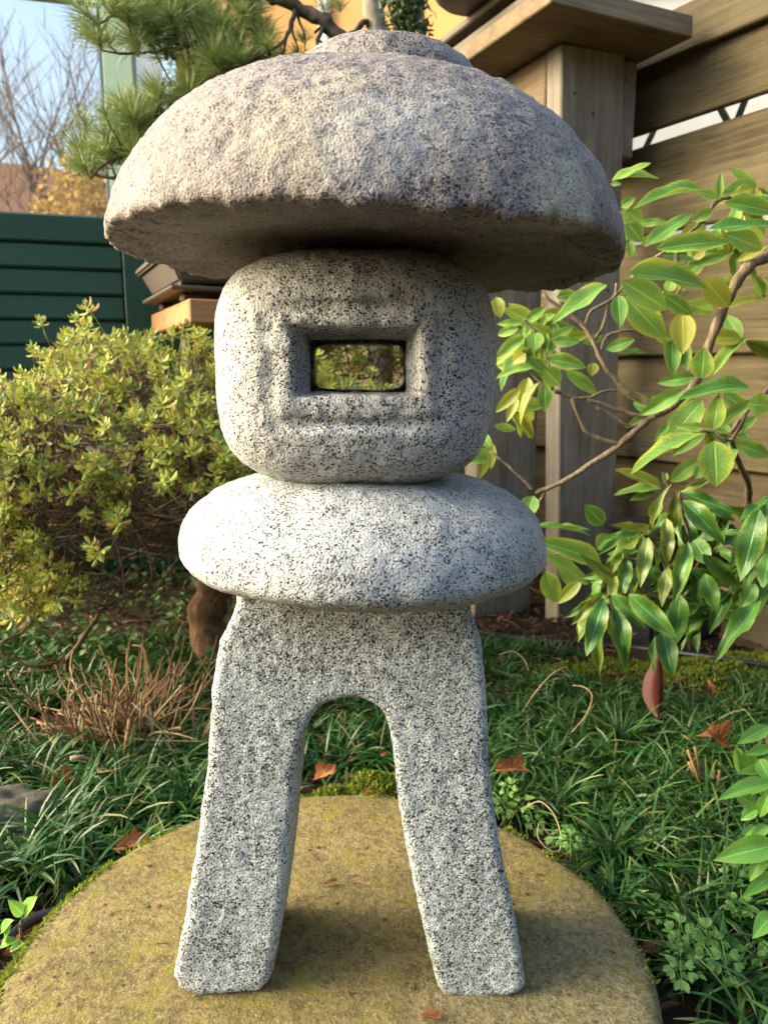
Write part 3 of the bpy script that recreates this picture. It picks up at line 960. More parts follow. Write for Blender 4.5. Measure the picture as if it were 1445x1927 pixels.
# bracket rails under the top
A0 = Vector((pc.x - 0.026, pc.y, 0)) + E1 * (pd + 0.28) + E2 * 0.02
A0.z = zt_ - 0.105
link('bracket', box_mesh('bracket', 0.56, 0.045, 0.20, M['stand'], 0.004), stand, frame3(E1, loc=A0))
A1 = Vector((pc.x - 0.026, pc.y, 0)) + E2 * (pw + 0.028) + E1 * 0.16
A1.z = zt_ - 0.125
link('bracket', box_mesh('bracket', 0.30, 0.045, 0.24, M['post'], 0.004), stand, frame3(E1, loc=A1))
Ac = P(1036, 0, 1.90)
top_c = Vector((Ac.x, Ac.y, 0)) + E2 * 0.215 + E1 * 0.36
top_c.z = zt_ + 0.026
link('table_top', box_mesh('table_top', 0.43, 0.72, 0.048, M['stand'], 0.003, 0.002), stand, frame3(E2, loc=top_c))

tray = thing('pot_tray', Vector((top_c.x, top_c.y, zt_ + 0.05)), 'dark brown stacked tray on the tall stand under the round pot', 'tray')
tc = Vector((Ac.x, Ac.y, 0)) + E2 * 0.145 + E1 * 0.36
for nm, dz, sx, sy in (('base_plate', 0.064, 0.26, 0.52), ('foot', 0.084, 0.20, 0.44), ('rim_plate', 0.104, 0.28, 0.54)):
    link(nm, box_mesh(nm, sx, sy, 0.020, M['tray'], 0.004), tray, frame3(E2, loc=Vector((tc.x, tc.y, zt_ + dz))))


def lathe(name, profile, mat, parent=None, Mx=None, ns=48):
    V, Q = [], []
    for r_, z_ in profile:
        for a_ in range(ns):
            th = a_ / ns * 2 * math.pi
            V.append((r_ * math.cos(th), r_ * math.sin(th), z_))
    for i_ in range(len(profile) - 1):
        for a_ in range(ns):
            b_ = (a_ + 1) % ns
            Q.append((i_ * ns + a_, i_ * ns + b_, (i_ + 1) * ns + b_, (i_ + 1) * ns + a_))
    return link(name, mesh_from(name, V, Q, mat=mat), parent, Mx)


pr = P(893, 0, 2.16)
pot = lathe('round_pot', [(0.0, 0.0), (0.085, 0.0), (0.10, 0.012), (0.122, 0.05), (0.135, 0.10), (0.132, 0.15), (0.120, 0.185), (0.126, 0.20), (0.118, 0.20), (0.108, 0.18), (0.0, 0.178)],
            M['pot_dark'], None, Matrix.Translation((pr.x, pr.y, zt_ + 0.115)))
tag(pot, 'round glazed dark brown pot on the tall stand above the lantern cap', 'pot')

# ------------------------------------------------------------------ left stand, pot and pine
lb = P(355, 561, 2.0)
lstand = thing('bonsai_bench', Vector((lb.x, lb.y, 0)), 'low wooden bench with low-sun orange in its wood colour carrying the rectangular pot', 'bench')
Lx = 0.36; Ly = 0.62; Lz = 0.060
c = lb + E2 * Lx / 2 + E1 * Ly / 2; c.z = lb.z - Lz / 2
M['bench'] = woodmat('sun_orange_bench_wood', (0.24, 0.105, 0.04), (0.38, 0.18, 0.075), (0.45, 0.24, 0.11), 0.7, 60)  # orange glow of the low sun is put into the bench wood
link('bench_top', box_mesh('bench_top', Lx, Ly, Lz, M['bench'], 0.004, 0.001), lstand, frame3(E2, loc=c))
for q_ in (0.10, 0.28):
    c = lb + E2 * q_ + E1 * 0.45; c.z = (lb.z - Lz) / 2
    link('leg', box_mesh('leg', lb.z - Lz, 0.07, 0.07, M['post'], 0.004), lstand, frame3((0, 0, 1), E1, c))


def flared_box(name, sx0, sy0, sx1, sy1, h_, mat, parent, Mx, bevel=0.006):
    bm = bmesh.new()
    bmesh.ops.create_cube(bm, size=1.0)
    for v in bm.verts:
        top = v.co.z > 0
        v.co = Vector((v.co.x * (sx1 if top else sx0), v.co.y * (sy1 if top else sy0), (v.co.z + 0.5) * h_))
    bmesh.ops.bevel(bm, geom=list(bm.edges), offset=bevel, segments=2, affect='EDGES')
    me = bpy.data.meshes.new(name); bm.to_mesh(me); bm.free(); me.materials.append(mat)
    return link(name, me, parent, Mx)


pcx = P(328, 545, 2.02)
tray2 = thing('pot_tray', Vector((pcx.x, pcx.y, lb.z)), 'grey drip tray on short feet between the rectangular pot and the low bench', 'tray')
cc = Vector((pcx.x, pcx.y, 0)) + E2 * 0.19 + E1 * 0.25
cc.z = lb.z
link('tray_plate', box_mesh('tray_plate', 0.40, 0.50, 0.012, M['tray'], 0.004), tray2, frame3(E2, loc=cc + Vector((0, 0, 0.030))))
for sx_ in (-0.13, 0.13):
    for sy_ in (-0.17, 0.17):
        link('foot', box_mesh('foot', 0.06, 0.04, 0.023, M['pot'], 0.006), tray2, frame3(E2, loc=cc + E2 * sx_ + E1 * sy_ + Vector((0, 0, 0.0115))))
pot2 = thing('rectangular_pot', cc + Vector((0, 0, 0.037)), 'grey rectangular pot with a flared lip on the low bench beside the green cabinet', 'pot')
FM = frame3(E2, loc=cc + Vector((0, 0, 0.048)))
flared_box('pot_body', 0.34, 0.44, 0.40, 0.50, 0.062, M['pot'], pot2, FM)
flared_box('lip', 0.425, 0.525, 0.43, 0.53, 0.020, M['pot'], pot2, FM @ Matrix.Translation((0, 0, 0.061)))
for sx_ in (-0.13, 0.13):
    for sy_ in (-0.18, 0.18):
        link('foot', box_mesh('foot', 0.07, 0.03, 0.014, M['pot'], 0.003), pot2, frame3(E2, loc=cc + E2 * sx_ + E1 * sy_ + Vector((0, 0, 0.0425))))

# pine bonsai
pine = thing('pine_bonsai', cc + Vector((0, 0, 0.12)), 'long needled pine bonsai growing from the rectangular pot left of the lantern cap', 'bonsai')
PY = 2.0
tr0 = cc + Vector((0, 0, 0.122))
branch(pine, 'trunk', [tr0, P(440, 430, PY), P(520, 300, PY), P(610, 180, PY), P(650, 92, PY), P(612, 40, PY), P(556, 12, PY), P(500, -8, PY), P(440, -20, PY)], 0.028, 0.010, M['darkbark'], 9, 0.005)
limbs = [
    [(440, -20), (410, 50), (350, 85), (290, 95), (240, 100)],
    [(410, 50), (425, 110), (440, 160)],
    [(470, 0), (480, 70), (470, 120)],
    [(350, 85), (345, 40), (330, -5)],
    [(290, 95), (250, 50), (215, 20)],
    [(520, 300), (420, 250), (340, 240), (270, 275), (225, 290)],
    [(340, 240), (290, 215), (240, 215)],
    [(270, 275), (245, 330), (205, 335), (150, 320)],
    [(556, 12), (548, 50), (536, 75), (505, 95)],
    [(612, 40), (600, 75), (580, 110)],
]
nodes = []
for lm in limbs:
    dY = random.uniform(-0.12, 0.10)
    ctrl = [P(q[0], q[1], PY + dY * i / (len(lm) - 1)) for i, q in enumerate(lm)]
    branch(pine, 'branch', ctrl, 0.0075, 0.0025, M['darkbark'], 6, 0.003, 4)
    nodes += curve_pts(ctrl, 5)


def needle_tuft(seed, n=130, L=0.084, spread=1.3, w=0.0008):
    rg = np.random.default_rng(seed)
    th = rg.uniform(0, 2 * np.pi, n); ph = spread * np.sqrt(rg.uniform(0.01, 1, n))
    d = np.stack([np.sin(ph) * np.cos(th), np.sin(ph) * np.sin(th), np.cos(ph)], -1)
    base = np.stack([rg.normal(0, 0.002, n), rg.normal(0, 0.002, n), rg.uniform(-0.025, 0.012, n)], -1)
    ln = L * rg.uniform(0.75, 1.1, n)
    mb = MB()
    for i in range(n):
        a = np.cross(d[i], rg.normal(size=3)); a /= np.linalg.norm(a)
        b = np.cross(d[i], a)
        mid = base[i] + d[i] * ln[i] * 0.5 + b * 0.002
        tip = base[i] + d[i] * ln[i] + np.array([0, 0, -0.004 * ph[i]])
        V = [base[i] - a * w * .7, base[i] + a * w * .7, mid + a * w, mid - a * w, tip]
        mb.add(V, [(0, 1, 2, 3)], [(3, 2, 4)], [(0.3, 0), (0.7, 0), (0.7, .5), (0.3, .5), (.5, 1)], rg.uniform())
    return mb.mesh('needle_tuft', M['needle'])


TUFTS = [needle_tuft(s) for s in range(4)]
spots = []
rg = random.Random(3)
for (cx_, cy_, rx, ry, n_) in ((255, 40, 100, 66, 22), (400, 65, 115, 95, 38), (455, 110, 66, 52, 10), (235, 258, 95, 66, 30), (320, 200, 55, 40, 10), (480, 130, 50, 30, 8), (165, 310, 30, 15, 3), (340, 180, 60, 30, 4)):
    for _ in range(n_):
        a_ = rg.uniform(0, 2 * math.pi); r_ = math.sqrt(rg.random())
        spots.append((cx_ + rx * r_ * math.cos(a_), cy_ + ry * r_ * math.sin(a_)))
twm = MB()
for (sx_, sy_) in spots:
    p = P(sx_, sy_, PY + rg.uniform(-0.13, 0.13))
    nd = min(nodes, key=lambda q: (q - p).length)
    dirn = (p - nd).normalized() * 0.6 + Vector((rg.uniform(-.4, .4), rg.uniform(-.4, .4), 0.75))
    F = frame3(dirn.orthogonal(), dirn, p)
    s_ = rg.uniform(0.65, 1.15)
    link('needle_tuft', rg.choice(TUFTS), pine, F @ Matrix.Scale(s_, 4))
    midp = (nd + p) / 2 + Vector((rg.uniform(-.01, .01), rg.uniform(-.01, .01), -0.012))
    twm.tube([nd, midp, p - dirn.normalized() * 0.02, p], [0.0028, 0.0024, 0.0018, 0.0012], 5)
tag(link('twigs', twm.mesh('twigs', M['darkbark']), pine), kind='stuff')
for (a_, b_) in (((548, 50), (560, 120)), ((536, 75), (520, 130)), ((505, 95), (495, 140)), ((560, 30), (575, 95)), ((600, 75), (640, 110)), ((590, 60), (625, 20))):
    branch(pine, 'branch', [P(*a_, PY), P((a_[0] + b_[0]) / 2 + 6, (a_[1] + b_[1]) / 2, PY - 0.02), P(*b_, PY - 0.03)], 0.0035, 0.0015, M['darkbark'], 5, 0.003, 3)
for q_ in ((500, 60), (530, 110), (570, 70), (610, 15), (640, 10), (560, 100)):
    F = frame3((1, 0, 0), (rg.uniform(-.5, .5), -0.3, 0.8), P(q_[0], q_[1], PY + 0.1))
    link('needle_tuft', rg.choice(TUFTS), pine, F @ Matrix.Scale(0.55, 4))

# grey trunk and dark conifer behind the cap
gt = thing('garden_tree', Vector((P(706, 400, 2.9).x, 2.9, 0)), 'slim tree with a grey trunk rising behind the finial of the lantern', 'tree')
branch(gt, 'trunk', [Vector((0.0, 2.9, -0.02)), P(716, 500, 2.9), P(722, 200, 2.9), P(712, 75, 2.9), P(700, 0, 2.9), P(692, -150, 2.9)], 0.042, 0.032, M['greybark'], 10, 0.004)
branch(gt, 'branch', [P(716, 90, 2.9), P(690, 40, 2.88), P(655, 65, 2.85), P(620, 40, 2.8)], 0.014, 0.005, M['darkbark'], 6, 0.004)
branch(gt, 'branch', [P(700, 30, 2.9), P(740, -10, 2.88), P(775, -40, 2.85)], 0.012, 0.005, M['darkbark'], 6, 0.004)

con = thing('conifer_shrub', Vector((P(768, 100, 2.75).x, 2.75, 0)), 'dark green upright conifer showing behind the cap left of the round pot', 'shrub')
branch(con, 'stem', [Vector((P(768, 100, 2.75).x, 2.75, -0.02)), P(766, 500, 2.75), P(768, 150, 2.75), P(768, 0, 2.75)], 0.02, 0.006, M['darkbark'], 7, 0.003)
N = 1700
lt_v = np.array([(-.5, 0, 0), (.5, 0, 0), (.35, .6, .1), (-.35, .6, .1), (0, 1, .05)], np.float32) * (0.010, 0.028, 0.02)
lt_q = [(0, 1, 2, 3)]; lt_t = [(3, 2, 4)]; lt_u = np.array([(0, 0), (1, 0), (.85, .6), (.15, .6), (.5, 1)], np.float32)
c0 = P(768, 40, 2.75)
ct = RNG.normal(size=(70, 3)) * (0.035, 0.035, 0.10)
pos = np.array(c0) + ct[RNG.integers(0, 70, N)] + RNG.normal(size=(N, 3)) * (0.014, 0.014, 0.02)
mb = MB(); mb.inst(lt_v, lt_q, lt_t, lt_u, rot_frames(N, RNG.normal(size=(N, 3))), pos, RNG.uniform(size=N))
tag(link('foliage', mb.mesh('foliage', M['conifer']), con), kind='stuff')

# ------------------------------------------------------------------ azaleas
def azalea_sprig(seed, n=9):
    rg = random.Random(seed)
    v0, q0, u0 = leaf_template(4, 2, 'obovate', 0.15, 0.18, 0, seed)
    mb = MB()
    for i in range(n):
        az = i * 2.4 + rg.uniform(-.3, .3)
        el = R(2 + 58 * (i / n)) + rg.uniform(-.2, .2)
        L = 0.0220 * rg.uniform(0.75, 1.15) * (1.0 - 0.35 * (i / n)); W = L * 0.40
        y = Vector((math.cos(az) * math.cos(el), math.sin(az) * math.cos(el), math.sin(el)))
        x = Vector((-math.sin(az), math.cos(az), 0)); z = x.cross(y)
        Rm = np.array(Matrix((x * W, y * L, z * L)).transposed())
        base = np.array((0, 0, 0.004 * i / n * 2 - 0.004 + 0.006 * (i / n)))
        mb.add(v0 @ Rm.T + base, q0, None, u0, rg.random())
    mb.tube([(0, 0, -0.045), (0.002, 0.001, -0.02), (0, 0, 0.006)], [0.0011, 0.001, 0.0008], 4, 0.05)
    return mb


SPRIGS = [azalea_sprig(s, 8 + s % 4) for s in range(6)]
SPRIG_MESH = [s.mesh('leaf_sprig', M['azalea']) for s in SPRIGS]


def azalea(root, center, radii, nsp, trunk_base, trunk_top, keep, nlimb=14, seed=1, nobj=300, dead=250):
    rg = np.random.default_rng(seed)
    center = np.array(center); radii = np.array(radii)
    pts, nrms = [], []
    while len(pts) < nsp:
        d = rg.normal(size=3); d /= np.linalg.norm(d)
        r_ = 1.03 - abs(rg.normal(0, 0.13))
        if rg.random() < 0.10: r_ = 1.01 + abs(rg.normal(0, 0.05))
        if r_ < 0.5: continue
        lump = 1 + 0.13 * vnoise((d * 2.6)[None], 1.0, seed)[0] + 0.07 * vnoise((d * 6)[None], 1.0, seed + 5)[0]
        p = center + d * radii * r_ * lump
        if not keep(p): continue
        if vnoise(p[None], 11.0, seed + 9)[0] < -0.10: continue
        pts.append(p)
        n_ = d / radii; n_ /= np.linalg.norm(n_)
        nrms.append(n_ * 0.7 + np.array([0, -0.15, 0.55]) + rg.normal(0, 0.3, 3))
    pts = np.array(pts); nrms = np.array(nrms)
    tb, tt = Vector(trunk_base), Vector(trunk_top)
    branch(root, 'trunk', [tb + Vector((0.03, 0, -0.03)), tb + (tt - tb) * 0.35 + Vector((-0.02, 0, 0)), tb + (tt - tb) * 0.7 + Vector((0.015, 0, 0)), tt], 0.052, 0.032, M['trunk'], 10, 0.007)
    lim_nodes = []
    lm = MB()
    for i in range(nlimb):
        a = 2 * math.pi * i / nlimb + rg.uniform(-.2, .2)
        d = np.array([math.cos(a), math.sin(a), rg.uniform(-0.15, 0.75)]); d /= np.linalg.norm(d)
        tgt = center + d * radii * rg.uniform(0.6, 0.8)
        mid = (np.array(tt) * 0.55 + tgt * 0.45) + np.array([0, 0, rg.uniform(-0.06, 0.04)])
        cp = curve_pts([tt - Vector((0, 0, 0.05)), Vector(mid), Vector(tgt)], 6)
        cp = kinked(cp, 0.008)
        mb = MB(); mb.tube(cp, np.linspace(0.0085, 0.003, len(cp)), 6)
        link('limb', mb.mesh('limb', M['twig']), root)
        lim_nodes += [np.array(q) for q in cp[3:]]
        for j in range(5):                                          # side branches
            s0_ = np.array(cp[int(rg.integers(4, len(cp) - 1))])
            e = d + rg.normal(0, 0.55, 3)
            e = center + e / np.linalg.norm(e) * radii * rg.uniform(0.6, 0.9)
            if not keep(e) and rg.random() < 0.4: continue
            m_ = (s0_ + e) / 2 + rg.normal(0, 0.03, 3)
            sp_ = kinked(curve_pts([Vector(s0_), Vector(m_), Vector(e)], 4), 0.004)
            lm.tube(sp_, np.linspace(0.005, 0.002, len(sp_)), 4)
            lim_nodes += [np.array(q) for q in sp_[2:]]
    LN = np.array(lim_nodes)
    tw = lm
    for p, n_ in zip(pts, nrms):
        n1 = n_ / np.linalg.norm(n_)
        b = p - n1 * 0.045
        dd = np.linalg.norm(LN - b, axis=1) + 0.15 * np.maximum(0, LN[:, 2] - b[2])
        q = LN[np.argmin(dd)]
        m_ = (q + b) / 2 + np.array([0, 0, -0.02]) + rg.normal(0, 0.012, 3)
        tw.tube([q, m_, b], [0.0022, 0.0017, 0.0011], 3)
    for i in range(dead):                                           # bare twigs inside the shrub
        q = LN[rg.integers(len(LN))]
        e = q + rg.normal(0, 1, 3) * (0.13, 0.09, 0.06) + np.array([0, 0, -0.03])
        if e[2] < 0.06 or np.linalg.norm((e - center) / radii) > 0.97: continue
        m_ = (q + e) / 2 + rg.normal(0, 0.015, 3)
        tw.tube([q, m_, e], [0.0022, 0.0016, 0.0009], 3)
    tag(link('twigs', tw.mesh('twigs', M['twig']), root), kind='stuff')
    # sprigs: the ones that show largest as objects, the rest as one mass
    order = np.argsort(np.linalg.norm(pts - np.array(CAM), axis=1))
    Rm = rot_frames(len(pts), nrms, rng=rg)
    sc = rg.uniform(0.65, 1.2, len(pts))
    for i in order[:nobj]:
        Mx = Matrix(Rm[i] * sc[i]).to_4x4(); Mx.translation = Vector(pts[i])
        link('leaf_sprig', SPRIG_MESH[int(rg.integers(6))], root, Mx)
    rest = order[nobj:]
    if len(rest):
        mb = MB()
        for k_ in range(6):
            sel = rest[k_::6]
            s = SPRIGS[k_]
            tv = np.concatenate(s.V); tq = np.concatenate(s.Q); tt_ = np.concatenate(s.T); tu = np.concatenate(s.U); ta = np.concatenate(s.A)
            n0_ = mb.n
            mb.inst(tv, tq, tt_, tu, Rm[sel] * sc[sel][:, None, None], pts[sel], np.zeros(len(sel)))
            mb.A[-1] = np.mod(np.tile(ta, len(sel)) + np.repeat(rg.uniform(size=len(sel)), len(tv)), 1.0).astype(np.float32)
        tag(link('foliage', mb.mesh('foliage', M['azalea']), root), kind='stuff')


M['trunk'] = barkmat('azalea_bark', (0.10, 0.055, 0.028), (0.25, 0.15, 0.08), 55, (1, 1, 0.35), 1.0)
tb = G(412, 1250)
az1 = thing('azalea', tb, 'wide yellow-green azalea with a twiggy underside left of the lantern', 'shrub')


def keep1(p):
    # open, twiggy underside towards the front; leaves hang lower at the far left
    px = 722.5 + p[0] / p[1] * FPX
    low = 0.49 if px > 260 else 0.49 - (260 - px) * 0.0015
    if p[1] > 1.75: low = min(low, 0.40)
    return p[2] > low


azalea(az1, (-0.47, 1.72, 0.44), (0.58, 0.42, 0.355), 2150, tb, tb + Vector((-0.02, 0.02, 0.30)), keep1, 18, 11, 300, 800)
tb2 = Vector((-0.05, 2.45, 0))
az2 = thing('azalea', tb2, 'yellow-green azalea seen through the window of the fire box', 'shrub')
azalea(az2, (-0.05, 2.42, 0.62), (0.30, 0.18, 0.28), 820, tb2, tb2 + Vector((0, 0, 0.25)), lambda p: p[2] > 0.45, 6, 23, 120, 0)

# the thin grey stem that leans out under the azalea
st = thing('bare_sapling', G(385 / 3.01, 850 + 1200 / 3.01), 'leaning bare stem rising in front of the azalea left of the dry stalks', 'plant')
def z5(a): return (a[0] / 3.01, 850 + a[1] / 3.01)
b0 = [z5((380, 1185)), z5((440, 1100)), z5((520, 980)), z5((620, 830)), z5((740, 670))]
branch(st, 'stem', [G(128, 1275), P(*b0[0], 1.58), P(*b0[1], 1.58), P(*b0[2], 1.6), P(*b0[3], 1.62), P(*b0[4], 1.65)], 0.006, 0.004, M['twig'], 6, 0.001)
branch(st, 'branch', [P(*b0[0], 1.58), P(*z5((260, 1170)), 1.55), P(*z5((180, 1100)), 1.55)], 0.004, 0.0015, M['twig'], 5, 0.002)
branch(st, 'branch', [P(*b0[0], 1.58), P(*z5((200, 1220)), 1.5), P(*z5((90, 1180)), 1.47), P(*z5((0, 1130)), 1.45)], 0.004, 0.002, M['stalk'], 5, 0.002)
branch(st, 'branch', [P(*b0[0], 1.58), P(*z5((280, 1240)), 1.5), P(*z5((120, 1250)), 1.48), P(*z5((0, 1240)), 1.45)], 0.003, 0.0015, M['stalk'], 5, 0.002)
branch(st, 'branch', [P(*z5((0, 1080)), 1.4), P(*z5((150, 1000)), 1.45), P(*z5((320, 830)), 1.5), P(*z5((480, 620)), 1.55), P(*z5((700, 560)), 1.6)], 0.003, 0.004, M['twig'], 5, 0.003)

# ------------------------------------------------------------------ rhododendron
rh = thing('rhododendron', G(1400, 1190), 'open rhododendron with large yellow edged leaves in front of the fence', 'shrub')
RY = 1.36


def rb(ctrl, r0, r1, conv=z7, Y0=RY, Y1=None, mat='branch'):
    Y1 = Y0 if Y1 is None else Y1
    n = len(ctrl) - 1
    return branch(rh, 'branch', [P(*conv(c_), Y0 + (Y1 - Y0) * i / n) for i, c_ in enumerate(ctrl)], r0, r1, M[mat], 7, 0.0012, 4)


_rb = rb


def rb(ctrl, r0, r1, **kw):
    return _rb(ctrl, r0 * 0.82, r1 * 0.78, **kw)


rb([(1445 + 300, -60), (1560, 20), (1445, 85), (1350, 130), (1280, 230), (1220, 340), (1135, 560), (1070, 740), (930, 880), (860, 910)], 0.0165, 0.008, Y0=1.42)
rb([(860, 910), (800, 955), (670, 1070), (520, 1170), (380, 1260), (240, 1310)], 0.0085, 0.005)
rb([(900, 890), (820, 850), (720, 790), (640, 710), (570, 600), (500, 460), (370, 360), (280, 285)], 0.0075, 0.004)
rb([(500, 455), (530, 370), (640, 310), (660, 230)], 0.004, 0.003)
rb([(550, 515), (600, 420), (612, 330)], 0.004, 0.003)
rb([(580, 575), (600, 515), (660, 480), (770, 468)], 0.004, 0.003)
rb([(330, 780), (430, 820), (510, 822), (590, 790), (660, 780)], 0.0045, 0.003)
rb([(430, 820), (500, 985), (600, 1040), (680, 1062)], 0.0045, 0.005)
rb([(510, 828), (660, 880), (760, 912), (870, 922)], 0.0045, 0.005)
rb([(560, 870), (650, 920), (725, 965), (830, 950)], 0.003, 0.004)
rb([(180, 650), (260, 720), (330, 780)], 0.003, 0.004)
rb([(180, 415), (240, 480), (300, 600), (330, 780)], 0.0025, 0.003)
rb([(10, 1098), (130, 1200), (235, 1305)], 0.003, 0.004)
rb([(290, 1315), (250, 1370), (225, 1420)], 0.004, 0.003)
rb([(640, 310), (760, 180), (870, 90), (960, 40), (1060, 20)], 0.004, 0.003)
rb([(870, 400), (960, 300), (1000, 220), (1010, 100)], 0.003, 0.003)
rb([(1090, 990), (1165, 1000), (1250, 1040), (1330, 910)], 0.004, 0.003, Y0=1.20)
rb([(1250, 1040), (1290, 1150), (1340, 1260), (1345, 1370), (1330, 1500), (1310, 1800)], 0.005, 0.012, Y0=1.22, Y1=1.75)
rb([(1250, 1000), (1330, 900), (1445, 780), (1560, 650), (1640, 400)], 0.004, 0.008, Y0=1.22, Y1=1.42)
rb([(1190, 1000), (1100, 1110), (1040, 1190), (990, 1260), (985, 1400)], 0.004, 0.005, conv=z3, Y0=1.36)
rb([(1260, 985), (1180, 1010), (1115, 1110)], 0.004, 0.004, conv=z3)
rb([(930, 1300), (915, 1250), (900, 1210)], 0.003, 0.002, Y0=1.5)

R3 = [  # base, tip, breadth, distance, kind (top part)
    ((665, 900), (860, 805), 36, 1.42, 0), ((680, 890), (910, 855), 36, 1.42, 0), ((660, 915), (712, 915), 20, 1.42, 0),
    ((1120, 950), (790, 960), 42, 1.36, 0), ((1200, 985), (1095, 950), 45, 1.32, 0), ((1195, 990), (1210, 870), 36, 1.36, 0), ((1215, 970), (1335, 890), 42, 1.36, 0),
    ((1225, 1010), (1520, 1050), 72, 1.30, 0), ((1260, 990), (1520, 985), 34, 1.36, 0), ((1165, 1045), (1075, 1095), 55, 1.34, 0), ((1150, 1140), (1500, 1110), 66, 1.28, 0),
    ((1135, 1120), (1000, 1190), 70, 1.40, 1), ((890, 1240), (1275, 1180), 92, 1.27, 0), ((1230, 1165), (1435, 1240), 92, 1.36, 0), ((830, 1225), (1070, 1055), 70, 1.34, 0),
    ((800, 1115), (940, 1100), 36, 1.40, 0), ((730, 1050), (825, 1110), 80, 1.44, 0), ((740, 1110), (820, 1205), 80, 1.40, 0), ((712, 1030), (778, 984), 42, 1.44, 0),
    ((755, 1200), (762, 1280), 40, 1.40, 0), ((1070, 1290), (1130, 1225), 60, 1.36, 1), ((1040, 1260), (1160, 1255), 45, 1.42, 0),
    ((830, 1230), (850, 1170), 40, 1.38, 1), ((1290, 1300), (1445, 1220), 40, 1.42, 1),
]
R7 = [
    ((720, 175), (1168, 215), 100, 1.24, 0), ((735, 160), (1110, 130), 52, 1.28, 1), ((610, 235), (325, 415), 84, 1.26, 0), ((688, 215), (940, 365), 130, 1.20, 0),
    ((668, 290), (680, 445), 80, 1.24, 0), ((708, 300), (915, 518), 140, 1.28, 0), ((900, 285), (1056, 392), 80, 1.32, 0), ((1000, 380), (1005, 582), 116, 1.34, 1),
    ((1110, 205), (1250, 355), 112, 1.36, 1), ((1010, 330), (1190, 375), 70, 1.40, 0), ((1090, 130), (1250, 68), 50, 1.36, 0), ((1195, 215), (1300, 220), 42, 1.42, 0),
    ((600, 235), (430, 272), 26, 1.32, 1), ((170, 430), (40, 438), 40, 1.40, 0), ((155, 460), (35, 495), 50, 1.38, 0), ((180, 500), (40, 605), 70, 1.36, 0),
    ((240, 480), (235, 575), 92, 1.36, 0), ((200, 420), (285, 355), 52, 1.42, 0), ((300, 390), (270, 450), 34, 1.42, 0), ((320, 520), (440, 450), 50, 1.40, 0),
    ((330, 530), (475, 525), 52, 1.38, 0), ((300, 485), (270, 622), 46, 1.36, 0), ((190, 590), (120, 640), 80, 1.36, 1), ((300, 620), (500, 652), 82, 1.36, 0),
    ((230, 665), (38, 692), 46, 1.34, 0), ((285, 675), (372, 755), 105, 1.30, 0), ((395, 680), (576, 805), 66, 1.33, 0), ((290, 750), (290, 892), 76, 1.33, 0),
    ((205, 715), (170, 872), 80, 1.38, 1), ((160, 770), (35, 895), 60, 1.36, 1), ((150, 805), (90, 945), 50, 1.40, 1), ((262, 742), (130, 940), 40, 1.34, 1),
    ((28, 965), (147, 987), 44, 1.30, 0), ((545, 640), (530, 705), 56, 1.36, 1), ((490, 540), (590, 500), 50, 1.42, 0), ((610, 570), (752, 518), 60, 1.42, 0),
    ((690, 590), (822, 575), 24, 1.42, 0), ((1100, 720), (1112, 565), 110, 1.28, 0), ((1070, 712), (872, 742), 64, 1.33, 0), ((1352, 770), (1000, 780), 80, 1.20, 0),
    ((1010, 775), (788, 908), 80, 1.26, 0), ((1105, 835), (908, 1060), 130, 1.36, 0), ((1160, 985), (1190, 808), 92, 1.20, 0), ((1140, 980), (965, 965), 46, 1.26, 0),
    ((1105, 1008), (725, 1162), 78, 1.18, 0), ((1165, 1045), (1180, 1278), 165, 1.10, 0), ((1240, 1050), (1252, 1155), 70, 1.26, 0), ((1275, 1060), (1470, 1125), 82, 1.20, 0),
    ((1185, 970), (1385, 808), 62, 1.20, 0), ((1340, 850), (1470, 865), 112, 1.16, 0), ((1260, 1005), (1392, 908), 62, 1.24, 0), ((1210, 800), (1345, 885), 82, 1.30, 0),
    ((890, 1290), (665, 1178), 60, 1.52, 1), ((890, 1295), (648, 1302), 44, 1.50, 0), ((940, 1255), (1105, 1128), 80, 1.52, 0), ((905, 1265), (920, 1200), 30, 1.52, 0),
    ((890, 1280), (745, 1215), 60, 1.54, 0), ((860, 1310), (730, 1350), 40, 1.52, 0), ((230, 1330), (190, 1440), 92, 1.30, 0), ((250, 1490), (522, 1496), 30, 1.36, 0),
    ((585, 1475), (500, 1388), 82, 1.50, 0), ((35, 300), (60, 400), 70, 1.42, 1), ((20, 1060), (10, 1190), 46, 1.40, 1), ((350, 300), (460, 280), 60, 1.46, 0),
    ((930, 960), (860, 1035), 36, 1.34, 0), ((1215, 960), (1235, 1005), 40, 1.24, 0), ((1070, 1240), (1120, 1150), 60, 1.34, 0),
]
R8 = [((640, 405), (350, 288), 100, 1.20, 0), ((580, 510), (368, 358), 72, 1.28, 0), ((375, 450), (425, 602), 100, 1.28, 0), ((545, 490), (430, 604), 60, 1.34, 1), ((330, 235), (592, 240), 28, 1.40, 0),
      ((655, 222), (565, 130), 84, 1.44, 0), ((690, 272), (620, 345), 84, 1.42, 0), ((440, 440), (530, 520), 60, 1.36, 0)]
for conv, lst in ((z3, R3), (z7, R7), (z8, R8)):
    sc_ = {z3: 2.651, z7: 2.752, z8: 2.557}[conv]
    for b_, t_, w_, Y_, k_ in lst:
        put_leaf(rh, 'rhodo_yellow' if k_ else 'rhodo', conv(b_), conv(t_), w_ / sc_, Y_)
rgf = random.Random(5)
